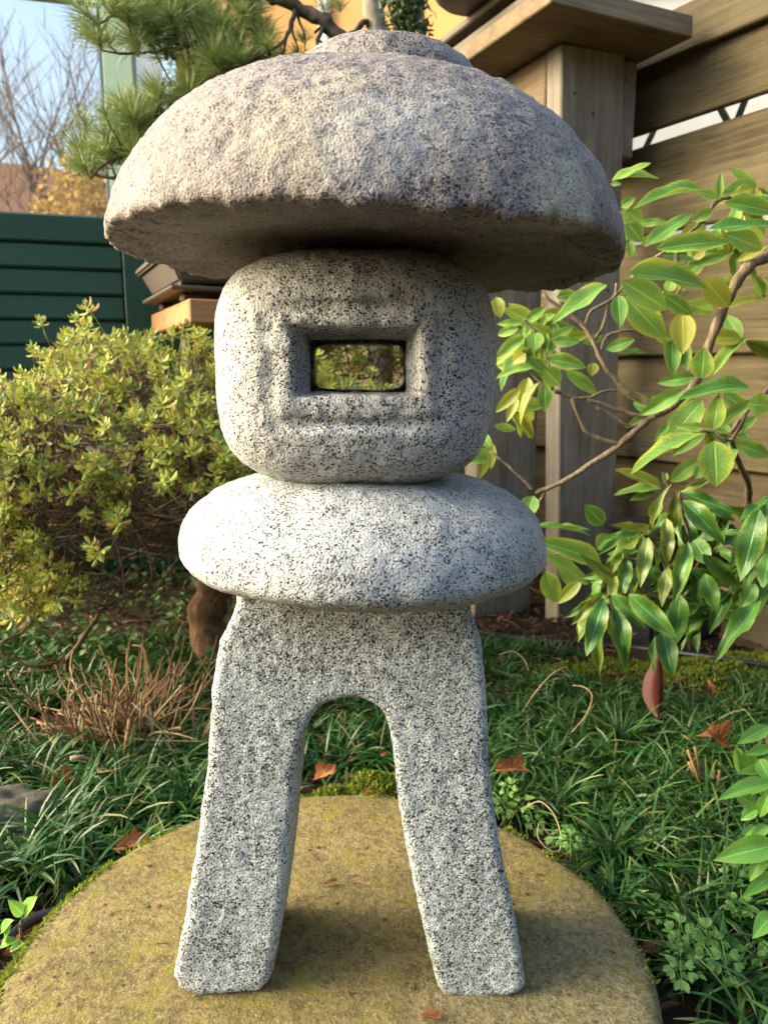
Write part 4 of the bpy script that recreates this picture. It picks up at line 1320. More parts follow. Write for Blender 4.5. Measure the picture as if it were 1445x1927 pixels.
for (cx_, cy_, Y_, n_) in ((1010, 610, 1.5, 8), (985, 660, 1.46, 6), (1040, 640, 1.46, 6), (960, 760, 1.5, 5), (1200, 430, 1.5, 9), (1380, 470, 1.5, 7), (1000, 690, 1.48, 7), (1330, 800, 1.4, 6), (1420, 350, 1.5, 4), (1270, 640, 1.55, 3), (925, 850, 1.5, 3), (1430, 560, 1.5, 3), (1250, 550, 1.5, 6), (1330, 480, 1.52, 6), (1400, 640, 1.5, 6), (1235, 770, 1.48, 5), (1390, 390, 1.5, 5)):
    for i in range(n_):
        a_ = rgf.uniform(0, 2 * math.pi); r_ = rgf.uniform(55, 95)
        put_leaf(rh, 'rhodo_yellow' if rgf.random() < 0.2 else 'rhodo', (cx_ + rgf.uniform(-8, 8), cy_ + rgf.uniform(-8, 8)),
                 (cx_ + r_ * math.cos(a_), cy_ + 0.7 * r_ * math.sin(a_) + 12), rgf.uniform(14, 30), Y_, rgf.uniform(-0.05, 0.05), rg=rgf)

# ------------------------------------------------------------------ pieris
pi_base = G(1240, 1235)
pieris = thing('pieris', Vector((pi_base.x, 1.28, 0)), 'glossy dark green shrub with drooping pointed leaves right of the lantern', 'shrub')
PL = [
    ((890, 240), (925, 45), 52, 1.08, 1), ((985, 250), (1000, 70), 66, 1.08, 1), ((1035, 108), (1232, 290), 112, 1.02, 0), ((1035, 70), (1300, 172), 78, 1.06, 0),
    ((1135, 115), (1292, 210), 52, 1.10, 0), ((1020, 62), (1160, 12), 42, 1.10, 1), ((955, 195), (965, 415), 80, 1.04, 1), ((865, 268), (765, 205), 46, 1.10, 1),
    ((860, 272), (662, 375), 42, 1.08, 1), ((868, 285), (830, 518), 86, 1.02, 1), ((1060, 312), (1000, 562), 96, 1.00, 0), ((1085, 300), (1160, 405), 112, 1.04, 0),
    ((1130, 365), (1322, 545), 92, 1.00, 0), ((1405, 150), (1310, 495), 142, 0.96, 0), ((1100, 290), (1322, 250), 52, 1.08, 0), ((700, 500), (583, 395), 72, 1.02, 1),
    ((705, 470), (690, 605), 62, 1.04, 1), ((655, 560), (508, 695), 62, 1.00, 1), ((655, 580), (572, 855), 112, 0.98, 0), ((662, 640), (590, 930), 82, 1.00, 1),
    ((705, 620), (772, 895), 112, 0.97, 0), ((690, 560), (862, 720), 92, 0.98, 0), ((775, 560), (1005, 768), 122, 0.97, 0), ((770, 395), (738, 565), 82, 1.06, 0),
    ((860, 440), (770, 530), 46, 1.06, 1), ((965, 430), (930, 610), 72, 1.04, 1), ((1020, 560), (1003, 805), 112, 1.00, 0), ((935, 735), (988, 938), 112, 0.98, 0),
    ((905, 760), (880, 935), 42, 1.04, 0), ((1140, 460), (1200, 645), 96, 1.00, 0), ((1385, 508), (1308, 642), 82, 0.98, 0), ((1410, 592), (1180, 848), 92, 0.96, 0),
    ((1260, 545), (1160, 720), 92, 1.06, 0), ((1460, 90), (1300, 205), 52, 1.02, 0), ((1442, 120), (1430, 262), 82, 0.98, 0), ((1450, 365), (1420, 525), 102, 0.98, 0),
    ((1060, 592), (1182, 642), 62, 1.16, 0), ((1062, 660), (1100, 800), 84, 1.18, 0), ((1020, 170), (1100, 305), 92, 1.14, 0), ((930, 300), (955, 400), 60, 1.12, 0),
    ((640, 570), (515, 785), 40, 1.04, 1), ((1180, 350), (1230, 250), 60, 1.12, 0), ((1450, 150), (1240, 340), 70, 1.06, 0), ((1210, 345), (1340, 420), 60, 1.10, 0),
    ((870, 420), (930, 530), 70, 1.10, 0), ((1200, 580), (1130, 640), 50, 1.10, 0), ((740, 360), (690, 440), 56, 1.08, 1), ((1000, 300), (910, 340), 40, 1.10, 1),
    ((1380, 400), (1330, 540), 60, 1.06, 0), ((1440, 520), (1380, 640), 66, 1.04, 0), ((1070, 100), (1150, 190), 70, 1.12, 0), ((850, 560), (820, 690), 60, 1.06, 0), ((1460, 300), (1445, 420), 70, 1.0, 0),
]
for b_, t_, w_, Y_, k_ in PL:
    put_leaf(pieris, 'pieris_yellow' if k_ else 'pieris', z8(b_), z8(t_), w_ / 2.557, Y_ + 0.12, random.uniform(-0.06, -0.01), 0.30)
rgf = random.Random(9)
for (cx_, cy_, Y_, n_) in ((1210, 1010, 1.26, 10), (1300, 1080, 1.26, 11), (1390, 1010, 1.24, 11), (1160, 1085, 1.22, 8), (1420, 1100, 1.2, 10), (1280, 975, 1.26, 8), (1240, 1120, 1.26, 8), (1350, 960, 1.26, 7), (1150, 1040, 1.2, 6), (1120, 1130, 1.18, 6), (1330, 1150, 1.22, 8), (1430, 1040, 1.2, 7)):
    for i in range(n_):
        a_ = rgf.uniform(-0.3, math.pi + 0.3); r_ = rgf.uniform(60, 95)
        put_leaf(pieris, 'pieris', (cx_ + rgf.uniform(-12, 12), cy_ + rgf.uniform(-12, 12)), (cx_ + r_ * math.cos(a_), cy_ + 0.8 * r_ * math.sin(a_) + 10), rgf.uniform(13, 27), Y_, rgf.uniform(-0.05, 0.05), 0.27, rgf)


def pb(ctrl, r0, r1, Y0, Y1):
    n = len(ctrl) - 1
    branch(pieris, 'stem', [P(*z8(c_), Y0 + (Y1 - Y0) * i / n) for i, c_ in enumerate(ctrl)], r0, r1, M['branch'], 6, 0.001, 4)


branch(pieris, 'stem', [Vector((0.80, 1.36, -0.02)), Vector((0.79, 1.33, 0.15)), P(1520, 1120, 1.28), P(1440, 1040, 1.26), P(1310, 1035, 1.27), P(1250, 1080, 1.27)], 0.008, 0.004, M['branch'], 7, 0.001)
pb([(1090, 580), (980, 585), (860, 570), (760, 560), (670, 570)], 0.005, 0.0025, 1.27, 1.12)
pb([(1010, 560), (960, 440), (900, 320), (860, 270)], 0.004, 0.002, 1.27, 1.2)
pb([(1060, 450), (1070, 300), (1040, 180), (1020, 70)], 0.004, 0.002, 1.27, 1.18)
pb([(1340, 345), (1230, 330), (1180, 350), (1120, 400), (1080, 450)], 0.0035, 0.003, 1.2, 1.27)
pb([(1150, 500), (1300, 560), (1420, 590), (1500, 600)], 0.004, 0.003, 1.26, 1.1)

# ------------------------------------------------------------------ bright plant at the right edge
br_base = Vector((0.62, 0.92, 0))
bp = thing('young_shrub', br_base, 'light green young shrub with soft pointed leaves beside the long grass on the right', 'shrub')
BL = [((1450, 45), (1300, 125), 80, 0.86), ((1460, 150), (1340, 182), 56, 0.88), ((1330, 170), (1368, 262), 80, 0.90), ((1470, 330), (1218, 372), 82, 0.84), ((1470, 280), (1330, 250), 60, 0.88), ((1450, 385), (1392, 505), 72, 0.84),
      ((1278, 380), (1412, 455), 74, 0.90), ((1490, 640), (1203, 692), 132, 0.80), ((1450, 655), (1348, 805), 84, 0.80), ((1470, 790), (1358, 862), 74, 0.80), ((1470, 985), (1385, 1072), 92, 0.78), ((1285, 145), (1320, 305), 64, 0.92),
      ((1390, 460), (1308, 512), 56, 0.92), ((1450, 1120), (1400, 1195), 60, 0.80), ((1400, 210), (1460, 320), 90, 0.86), ((1380, 540), (1330, 590), 44, 0.94), ((1440, 540), (1360, 610), 60, 0.9), ((1470, 210), (1390, 260), 60, 0.88), ((1420, 300), (1440, 420), 80, 0.88)]
for b_, t_, w_, Y_ in BL:
    put_leaf(bp, 'bright', z9(b_), z9(t_), w_ / 2.651, Y_, random.uniform(-0.03, 0.0), 0.36)
branch(bp, 'stem', [br_base, P(1475, 1680, 0.86), P(1470, 1560, 0.87), P(1462, 1440, 0.90), P(1440, 1385, 0.90)], 0.006, 0.002, M['branch'], 6, 0.001)
branch(bp, 'stem', [P(1470, 1560, 0.87), P(1440, 1490, 0.9), P(1395, 1480, 0.92)], 0.003, 0.0015, M['branch'], 5, 0.001)

# ------------------------------------------------------------------ mondo grass
def on_disc(x, y, extra=0.0):
    return np.hypot(x - DISC_C.x, y - DISC_C.y) < DISC_R + extra


keepsoil = lambda x, y: (x > 0.24) & (x < 0.50) & (y > 0.52) & (y < 0.86)
NT_ = 5000
tx = RNG.uniform(-1.25, 1.25, NT_); ty = RNG.uniform(0.30, 2.0, NT_)
pt = np.stack([tx, ty, np.zeros(NT_)], -1)
dens = vnoise(pt, 5, 51) * 0.5 + 0.5 + 0.25 * vnoise(pt, 14, 52)
keep = ~on_disc(tx, ty, 0.028)
keep &= np.abs(tx) < ty * 0.62 + 0.15
back_lim = np.where(tx > 0, np.where(tx > 0.5, 1.60, 1.86), 1.95) + 0.04 * np.sin(tx * 9)
keep &= ty < back_lim
keep &= dens > np.where(on_disc(tx, ty, 0.09), 0.50, 0.24)
keep &= ~((tx > 0.10) & (tx < 0.30) & (ty > 0.92) & (ty < 1.12) & on_disc(tx, ty, 0.11))      # bare earth right of the slab
keep &= ~((tx > 0.22) & (ty < 0.80) & on_disc(tx, ty, 0.09))
keep &= ~((tx < -0.52) & (tx > -0.70) & (ty > 0.98) & (ty < 1.16))                            # the rock
keep &= ~((tx < -0.33) & (ty < 0.78) & on_disc(tx, ty, 0.10))
keep &= ~((((tx - 0.43) / 0.15) ** 2 + ((ty - 1.69) / 0.06) ** 2) < 1)                            # moss patch
keep &= ~((tx > 0.55) & (ty > 1.50) & (vnoise(pt, 6, 55) > -0.1))
keep &= ~((np.abs(tx + 0.03) < 0.13) & (ty < 1.24) & (ty > 1.0))
keep &= ~(keepsoil(tx, ty) & (RNG.uniform(size=NT_) < 0.62))
tx, ty = tx[keep], ty[keep]
nb = 30
N = len(tx) * nb
bx = np.repeat(tx, nb) + RNG.normal(0, 0.006, N); by = np.repeat(ty, nb) + RNG.normal(0, 0.006, N)
az_t = np.repeat(RNG.uniform(0, 2 * np.pi, len(tx)), nb)
az = az_t + RNG.normal(0, 1.4, N)
far = np.clip((by - 1.1) / 0.6, 0, 1)
L = RNG.uniform(0.058, 0.118, N) * np.repeat(RNG.uniform(0.8, 1.2, len(tx)), nb) * (1 - 0.38 * far)
# beside the slab the blades hang outwards over its edge
dx, dyv = bx - DISC_C.x, by - DISC_C.y
dd = np.hypot(dx, dyv)
nearf = np.clip((0.52 - dd) / 0.12, 0, 1)
azin = np.arctan2(-dyv, -dx)
az = np.where(RNG.uniform(size=N) < nearf * 0.5, azin + RNG.normal(0, 0.9, N), az)
L *= np.where(dd < DISC_R + 0.09, 0.8, 1.0)
th0 = RNG.uniform(0.05, 0.85, N); kap = RNG.uniform(0.8, 2.6, N)
W = RNG.uniform(0.0015, 0.0026, N)
S = 5
ss = np.linspace(0, 1, S + 1)
cx = np.zeros((N, S + 1)); cz = np.zeros((N, S + 1))
for i in range(S):
    th = th0 + kap * (ss[i] + 0.5 / S)
    cx[:, i + 1] = cx[:, i] + np.sin(th) * L / S
    cz[:, i + 1] = cz[:, i] + np.cos(th) * L / S
ca, sa = np.cos(az)[:, None], np.sin(az)[:, None]
tw = RNG.normal(0, 0.5, N)[:, None]
ctr = np.stack([bx[:, None] + ca * cx, by[:, None] + sa * cx, 0.002 + cz], -1)
wid = W[:, None] * np.array([0.8, 1.0, 1.0, 0.9, 0.65, 0.12])[None]
px_, py_ = -np.sin(az)[:, None], np.cos(az)[:, None]
side = np.stack([px_ * np.cos(tw) * wid, py_ * np.cos(tw) * wid, np.sin(tw) * wid], -1)
V = np.stack([ctr - side, ctr + side], 2)            # N,S+1,2,3
base = (np.arange(N) * (S + 1) * 2)[:, None]
i2 = (np.arange(S) * 2)[None]
Q = np.stack([base + i2, base + i2 + 1, base + i2 + 3, base + i2 + 2], -1).reshape(-1, 4)
U = np.zeros((N, S + 1, 2, 2)); U[..., 1, 0] = 1; U[..., 1] = ss[None, :, None]
var = np.repeat(RNG.uniform(size=N), (S + 1) * 2)
g = link('mondo_grass', mesh_from('mondo_grass', V.reshape(-1, 3), Q, uv=U.reshape(-1, 2), var=var, mat=M['grass']))
tag(g, 'dark green strappy mondo grass growing round the slab', 'grass', kind='stuff')

# ------------------------------------------------------------------ moss, ground cover, litter
mv, mq, mu = leaf_template(2, 1, 'oval', 0.2, 0.0)
def moss_patch(name, label, pts, nrm, size, mat='moss', flat=0.8):
    N = len(pts)
    d = nrm + RNG.normal(0, flat, (N, 3))
    Rm = rot_frames(N, np.cross(d, RNG.normal(size=(N, 3))))
    y = d / np.linalg.norm(d, axis=1, keepdims=True)
    z = Rm[..., 2]; x = np.cross(y, z)
    s = size * RNG.uniform(0.6, 1.3, N)
    Rm = np.stack([x * s[:, None] * 0.45, y * s[:, None], z * s[:, None]], -1)
    mb = MB(); mb.inst(mv, mq, [], mu, Rm, pts, RNG.uniform(size=N))
    return tag(link(name, mb.mesh(name, M[mat])), label, 'moss', kind='stuff')


def blob(n, c, rx, ry, hh, clump=0.6):
    a = RNG.uniform(0, 2 * np.pi, n); r = np.sqrt(RNG.uniform(0, 1, n))
    x = c[0] + rx * r * np.cos(a); y = c[1] + ry * r * np.sin(a)
    z = hh * (1 - r ** 2) * (0.7 + 0.5 * vnoise(np.stack([x, y, 0 * x], -1), 28, 61)) + 0.004
    p = np.stack([x, y, z], -1)
    return p[vnoise(p, 18, 62) > -clump]


up = np.array([0, 0, 1.0])
p1 = np.concatenate([blob(3800, G(1080, 1275), 0.15, 0.06, 0.022), blob(1500, G(1150, 1262), 0.10, 0.05, 0.02)])
moss_patch('moss', 'yellow-green moss mound in the grass right of the lantern', p1, up, 0.010)
p1 = np.concatenate([blob(4200, G(1340, 1275), 0.17, 0.10, 0.035), blob(2600, G(1440, 1262), 0.14, 0.10, 0.03), blob(1500, G(1240, 1272), 0.09, 0.05, 0.02)])
moss_patch('moss', 'bright moss mound beside the black hose behind the red leaf', p1, up, 0.010)
p1 = np.concatenate([blob(2600, G(708, 1466, 0.055), 0.075, 0.05, 0.075), blob(900, G(615, 1475, 0.055), 0.055, 0.03, 0.06)])
moss_patch('moss', 'bright moss patch behind the slab seen between the lantern legs', p1, up, 0.009)
pts = []
for a0, a1, n_, wdt in ((2.62, 2.95, 1300, 0.012), (2.3, 2.55, 300, 0.008), (2.95, 3.5, 1500, 0.014), (0.55, 0.86, 900, 0.016), (-0.1, 0.45, 260, 0.010), (1.2, 1.5, 150, 0.008), (1.7, 2.2, 200, 0.008)):
    th = RNG.uniform(a0, a1, n_)
    r_ = DISC_R - 0.004 + RNG.normal(0, wdt * 0.5, n_)
    k_ = vnoise(np.stack([th * 9, 0 * th, 0 * th], -1), 1.0, 63) > -0.35
    z_ = DISC_Z - 0.012 - np.maximum(0, r_ - DISC_R + 0.008) * 1.2 + RNG.uniform(0, 0.006, n_)
    q_ = np.stack([DISC_C.x + r_ * np.cos(th), DISC_C.y + r_ * np.sin(th), z_], -1)
    pts.append(q_[k_])
moss_patch('moss', 'yellow moss along the edge of the round slab', np.concatenate(pts), up, 0.008)

# low leafy cover under the azalea
N = 3600
x = RNG.uniform(-1.3, 0.05, N); y = RNG.uniform(1.5, 2.9, N)
kk = (vnoise(np.stack([x, y, 0 * x], -1), 6, 71) > -0.35) & (np.abs(x) < y * 0.55)
x, y = x[kk], y[kk]; N = len(x)
cv, cq, cu = leaf_template(3, 2, 'obovate', 0.1, 0.1)
z = RNG.uniform(0.01, 0.075, N)
nz = RNG.normal(0, 0.45, (N, 3)) + up
Rm = rot_frames(N, nz) * np.array([0.016, 0.024, 0.02])[None, None] * RNG.uniform(0.6, 1.3, N)[:, None, None]
mb = MB(); mb.inst(cv, cq, [], cu, Rm, np.stack([x, y, z], -1), RNG.uniform(size=N))
tag(link('ground_cover', mb.mesh('ground_cover', M['cover'])), 'low green leaves covering the shaded soil under the azalea', 'ground cover', kind='stuff')

# leaf litter and bark bits
N = 5200
x = RNG.uniform(-1.3, 1.3, N); y = RNG.uniform(0.3, 2.9, N)
kk = ~on_disc(x, y, 0.0)
x, y = x[kk], y[kk]; N = len(x)
dv, dq, du = leaf_template(3, 2, 'oval', -0.35, 0.3)
Rm = rot_frames(N, RNG.normal(0, 0.35, (N, 3)) + up) * np.array([0.010, 0.026, 0.026])[None, None] * RNG.uniform(0.4, 1.4, N)[:, None, None]
pz = vnoise(np.stack([x, y, 0 * x], -1), 7, 3) * 0.008 + vnoise(np.stack([x, y, 0 * x], -1), 2.2, 4) * 0.014 + 0.004 + RNG.uniform(0, 0.010, N)
mb = MB(); mb.inst(dv, dq, [], du, Rm, np.stack([x, y, pz], -1), RNG.uniform(size=N))
for _ in range(420):
    x_ = RNG.uniform(-1.2, 1.3); y_ = RNG.uniform(1.5, 2.6)
    a_ = RNG.uniform(0, 6.28); l_ = RNG.uniform(0.04, 0.16)
    if on_disc(x_, y_, 0.05): continue
    d_ = np.array([math.cos(a_), math.sin(a_), RNG.uniform(-0.1, 0.15)]) * l_
    b_ = np.array([x_, y_, 0.012])
    mb.tube([b_, b_ + d_ * 0.5 + (0, 0, 0.008), b_ + d_], [0.0014, 0.0013, 0.0009], 3, RNG.uniform())
tag(link('leaf_litter', mb.mesh('leaf_litter', M['litter'])), 'brown leaf litter and twigs on the soil', 'litter', kind='stuff')

# ------------------------------------------------------------------ cut dry stalks on the left
sb = G(240, 1400)
stk = thing('dry_stalks', sb, 'clump of cut dry brown stalks in the grass left of the lantern', 'plant')
rg = random.Random(21)
for i in range(190):
    a_ = rg.uniform(0, 2 * math.pi); r_ = abs(rg.gauss(0, 0.055))
    b_ = sb + Vector((r_ * math.cos(a_) * 1.5, r_ * math.sin(a_), 0.0))
    lean = Vector((math.cos(a_) * rg.uniform(0.1, 0.75) + rg.uniform(-.2, .25), math.sin(a_) * rg.uniform(0.1, 0.6), 0.8))
    l_ = rg.uniform(0.07, 0.19)
    if i % 4 == 0:
        lean.z = rg.uniform(-0.05, 0.35); l_ *= rg.uniform(0.7, 1.3); b_.z += 0.03
    d_ = lean.normalized() * l_
    bend = Vector((rg.gauss(0, .017), rg.gauss(0, .017), rg.gauss(0, .008)))
    k2 = rg.uniform(0.6, 1.2)
    mb = MB(); mb.tube(curve_pts([b_, b_ + d_ * 0.45 + bend, b_ + d_ * 0.8 + bend * rg.uniform(-0.6, 1), b_ + d_ + bend * rg.uniform(-1.5, 1)], 2), np.linspace(0.0024 * k2, 0.0012 * k2, 7), 5)
    link('stalk', mb.mesh('stalk', M['stalk'] if rg.random() < 0.8 else M['straw']), stk)

# dry stalk pieces lying about
def z6(a): return (a[0] / 3.01, 1300 + a[1] / 3.01)
for (a_, b_, lab, mt) in (((215, 175), (388, 238), 'orange-brown cut stem lying flat in the grass left of the dry stalks', 'stalk'), ((400, 385), (508, 388), 'short pale broken stick on the grass below the dry stalks', 'straw'),
                          ((735, 165), (705, 395), 'upright leaning broken brown stem in front of the dry stalks', 'stalk')):
    p0 = G(*z6(a_), 0.07); p1_ = G(*z6(b_), 0.06)
    if a_[0] == 735:
        p0 = G(*z6(b_), 0.03); p1_ = P(*z6(a_), p0.y + 0.01)
    mb = MB(); mb.tube([p0, (p0 + p1_) / 2 + Vector((0, 0, 0.003)), p1_], [0.004, 0.0042, 0.0036], 6)
    tag(link('broken_stick', mb.mesh('broken_stick', M[mt])), lab, 'stick', 'broken sticks in the grass')
rs = thing('reed_stubs', G(1335, 1500, 0.02), 'few thin orange-brown stubs standing in the grass near the right edge', 'plant')
for a_, b_ in (((1130, 390), (1045, 165)), ((1135, 385), (1080, 150)), ((1190, 390), (1205, 265)), ((1110, 350), (1050, 225))):
    p0 = G(*z9(a_), 0.02); p1_ = P(*z9(b_), p0.y - 0.01)
    mb = MB(); mb.tube([p0, (p0 + p1_) / 2, p1_], [0.0032, 0.003, 0.0024], 5)
    link('stub', mb.mesh('stub', M['stalk']), rs)

# dry curved grass stems on the right
def dry_stem(ctrl, label, r=0.0016):
    mb = MB(); mb.tube(curve_pts(ctrl, 6), r * 0.62, 5)
    tag(link('bent_straw', mb.mesh('bent_straw', M['straw'])), label, 'stem', 'dry curved stems')


dry_stem([G(980, 1345, 0.03), P(1010, 1300, 1.36), P(1040, 1268, 1.37), P(1062, 1256, 1.39)], 'pale dry stem arching up from the grass beside the moss mound', 0.0022)
dry_stem([G(1062, 1392, 0.03), P(1100, 1350, 1.33), P(1114, 1312, 1.35), P(1100, 1294, 1.37), P(1078, 1290, 1.40)], 'pale dry stem curling like a hook right of the moss mound', 0.002)
dry_stem([P(990, 1520, 1.06), P(1015, 1509, 1.05), P(1040, 1530, 1.02), P(1055, 1570, 0.98), P(1052, 1602, 0.96), P(1030, 1598, 0.96), P(1012, 1575, 0.98), P(1014, 1550, 1.0)], 'straw coloured stem looping over the earth at the edge of the slab', 0.0014)
dry_stem([P(940, 1232, 1.62), P(965, 1226, 1.62), P(985, 1240, 1.6), P(995, 1262, 1.58)], 'thin bleached stem bent over the grass behind the right leg', 0.002)
dry_stem([P(80, 1372, 1.3), P(150, 1366, 1.3), P(250, 1390, 1.28), P(350, 1395, 1.27), P(395, 1396, 1.27)], 'long pale stem lying across the foot of the dry stalks', 0.002)

# ------------------------------------------------------------------ fallen leaves
def dead_mesh(seed, lobes=5, curl=0.5):
    rg = random.Random(seed)
    V = [(0, 0, 0)]; U = [(0.5, 0.5)]; T = []; Q = []
    n = 40
    for k_, f_ in enumerate((0.5, 1.0)):
        for i in range(n):
            a = i / n * 2 * math.pi
            r = f_ * (0.68 + 0.32 * abs(math.cos(lobes * a / 2 + seed)) ** 0.8 if f_ == 1 else 0.9)
            if f_ == 1: r *= 0.75 + 0.35 * rg.random()
            x, y = 0.5 * r * math.cos(a), 0.5 * r * math.sin(a)
            z = 0.55 * abs(y) + curl * (y * y * 1.6 + 0.8 * x * y - 0.5 * x * x) + 0.10 * math.sin(7 * x + seed) * math.cos(5 * y + seed * 2) + rg.uniform(-.035, .035)
            V.append((x, y, z)); U.append((0.5 + y, 0.5 + x))
    for i in range(n):
        j = (i + 1) % n
        T.append((0, 1 + i, 1 + j)); Q.append((1 + i, 1 + n + i, 1 + n + j, 1 + j))
    return mesh_from('fallen_leaf', V, Q, T, uv=U, mat=M['dead'])


def fallen(pxy, z, size, rot, label, seed=0, curl=0.6, tilt=(0, 0), stretch=1.6, name='fallen_leaf'):
    p = G(pxy[0], pxy[1], z - (0.012 if 0.02 < z < 0.07 else 0.0))
    Mx = Matrix.Translation(p) @ Matrix.Rotation(tilt[0], 4, 'X') @ Matrix.Rotation(tilt[1], 4, 'Y') @ Matrix.Rotation(rot, 4, 'Z') @ Matrix.Diagonal((size * stretch, size, size, 1))
    o = link(name, dead_mesh(seed, 3 + seed % 4, curl), None, Mx)
    return tag(o, label, 'leaf', 'fallen brown leaves')


fallen((962, 1448), 0.075, 0.036, 0.1, 'orange-brown curled leaf on the grass just right of the right lantern leg', 1, 0.9, (0.5, 0.1))
fallen((612, 1457), 0.062, 0.030, 0.3, 'orange-brown folded leaf at the slab edge between the lantern legs', 2, 1.0, (0.6, -0.3), 1.5)
fallen((1345, 1392), 0.085, 0.042, -0.3, 'crumpled rusty leaf on the grass above the reed stubs', 3, 1.2, (0.5, 0.2), 1.3)
fallen((1334, 1306), 0.045, 0.032, 1.45, 'upright torn brown leaf leaning on the moss at the dark hollow', 4, 0.9, (1.0, 0.0), 1.9)
fallen((942, 1245), 0.02, 0.024, 0.6, 'small rust brown leaf in the grass behind the right leg', 5, 0.7, (0.4, 0), 1.3)
fallen((1162, 1282), 0.03, 0.015, 0.2, 'tiny orange leaf scrap on the grass left of the red leaf', 6, 0.6, (0.3, 0), 1.4)
fallen((721, 1418), 0.06, 0.014, 0.5, 'little dark red leaf above the moss between the lantern legs', 7, 0.6, (0.7, 0), 1.2)
fallen((960, 1530), 0.02, 0.034, 0.9, 'dark red-brown leaf on bare earth beside the slab and the right leg', 8, 0.6, (0.2, 0), 1.2)
fallen((1085, 1625), 0.012, 0.040, -0.7, 'dark brown leaf wedged along the right rim of the slab', 9, 0.6, (0.2, 0.2), 1.5)
fallen((1185, 1735), 0.012, 0.034, -0.9, 'wet dark leaf on the soil by the lower right rim of the slab', 10, 0.5, (0.2, 0.2), 1.5)
fallen((1235, 1800), 0.012, 0.036, -0.4, 'rust brown leaf on the soil beside the small green herbs', 11, 0.5, (0.2, 0.2), 1.4)
fallen((118, 1470), 0.05, 0.034, 1.1, 'dull red-brown leaf in the grass above the grey rock', 12, 0.7, (0.5, 0.1), 1.4)
fallen((255, 1590), 0.055, 0.034, 0.3, 'dark brown leaf tucked behind the back left rim of the slab', 13, 0.5, (0.3, 0.1), 1.9)
fallen((75, 1745), 0.02, 0.032, 0.8, 'orange-brown leaf under the hose at the left rim of the slab', 14, 0.7, (0.3, 0.1), 1.4)
fallen((25, 1790), 0.03, 0.026, -0.3, 'curled brown leaf over the hose by the lower left rim of the slab', 15, 1.0, (0.5, 0.1), 1.6)
fallen((810, 1915), 0.0765, 0.016, 0.05, 'small brown leaf lying on the slab in front of the lantern', 16, 0.4, (0, 0), 1.6)
fallen((622, 1662), 0.0765, 0.008, 0.35, 'shred of tan leaf on the slab between the lantern legs', 17, 0.6, (0, 0), 3.0)
fallen((672, 1664), 0.0765, 0.006, -0.3, 'second smaller tan scrap on the slab between the legs', 18, 0.6, (0, 0), 2.2)
fallen((692, 1490), 0.076, 0.012, 0.5, 'orange leaf fragment on the slab edge below the moss patch', 19, 0.7, (0.2, 0), 1.5)

# red shining leaf standing upright
rl = leaf_template(9, 4, 'obovate', 0.05, -0.22)
me = mesh_from('red_leaf', rl[0], rl[1], uv=rl[2], mat=M['redleaf'])
p0 = P(1240, 1318, 1.38); p1_ = P(1240, 1222, 1.42)
ax_ = (p0 - p1_); L_ = ax_.length; ax_.normalize()
nz_ = Vector((0.15, -1, 0.2)); nz_ = (nz_ - ax_ * nz_.dot(ax_)).normalized(); xx = ax_.cross(nz_)
Mx = Matrix((xx * 0.046, ax_ * L_ * 1.35, nz_ * L_)).transposed().to_4x4(); Mx.translation = p1_
tag(link('red_leaf', me, None, Mx), 'shiny red leaf standing upright under the drooping dark green shrub', 'leaf')

# green round leaves near the lower left hose
gl = thing('seedling', G(45, 1760), 'small plant with rounded pale green leaves beside the hose at lower left', 'plant')
hv = leaf_meshes('heart_leaf', M['bright'], 'oval', 3, droop=0.2, fold=-0.25)
for (b_, t_, w_) in (((44, 1722), (22, 1700), 24), ((44, 1722), (62, 1690), 24), ((8, 1770), (18, 1742), 12), ((2, 1780), (20, 1768), 14), ((20, 1785), (40, 1775), 18), ((2, 1755), (14, 1732), 12)):
    put_leaf(gl, 'bright', b_, t_, w_, 0.66, -0.01, 0.6)
branch(gl, 'stem', [G(40, 1770), P(38, 1745, 0.665), P(44, 1722, 0.66)], 0.0016, 0.001, M['branch'], 5, 0.0003)
gl2 = thing('seedling', G(300, 1575, 0.0), 'single broad green leaf lying behind the left rim of the slab', 'plant')
put_leaf(gl2, 'bright', (272, 1566), (330, 1562), 18, 1.02, 0.02, 0.5)

# lobed herbs at lower right
def herb_mesh(seed):
    rg = random.Random(seed)
    mb = MB()
    v0, q0, u0 = leaf_template(4, 2, 'obovate', 0.15, 0.12)
    for i, (a, d, s) in enumerate(((0, 0.018, 1.1), (0.75, 0.012, 0.9), (-0.75, 0.012, 0.9), (1.5, 0.004, 0.8), (-1.5, 0.004, 0.8))):
        for da in (-0.5, 0, 0.5):
            an = a + da
            L = 0.013 * s * rg.uniform(0.85, 1.15); W = L * 0.55
            y = Vector((math.sin(an), math.cos(an), rg.uniform(-.1, .15))).normalized(); x = y.cross(Vector((0, 0, 1))).normalized(); z = x.cross(y)
            Rm = np.array(Matrix((x * W, y * L, z * L)).transposed())
            mb.add(v0 @ Rm.T + np.array((math.sin(a) * d, math.cos(a) * d, 0.0)), q0, None, u0, rg.random())
    mb.tube([(0, -0.03, -0.02), (0, -0.012, -0.003), (0, 0.018, 0)], 0.0006, 4)
    return mb.mesh('lobed_leaf', M['herb'])


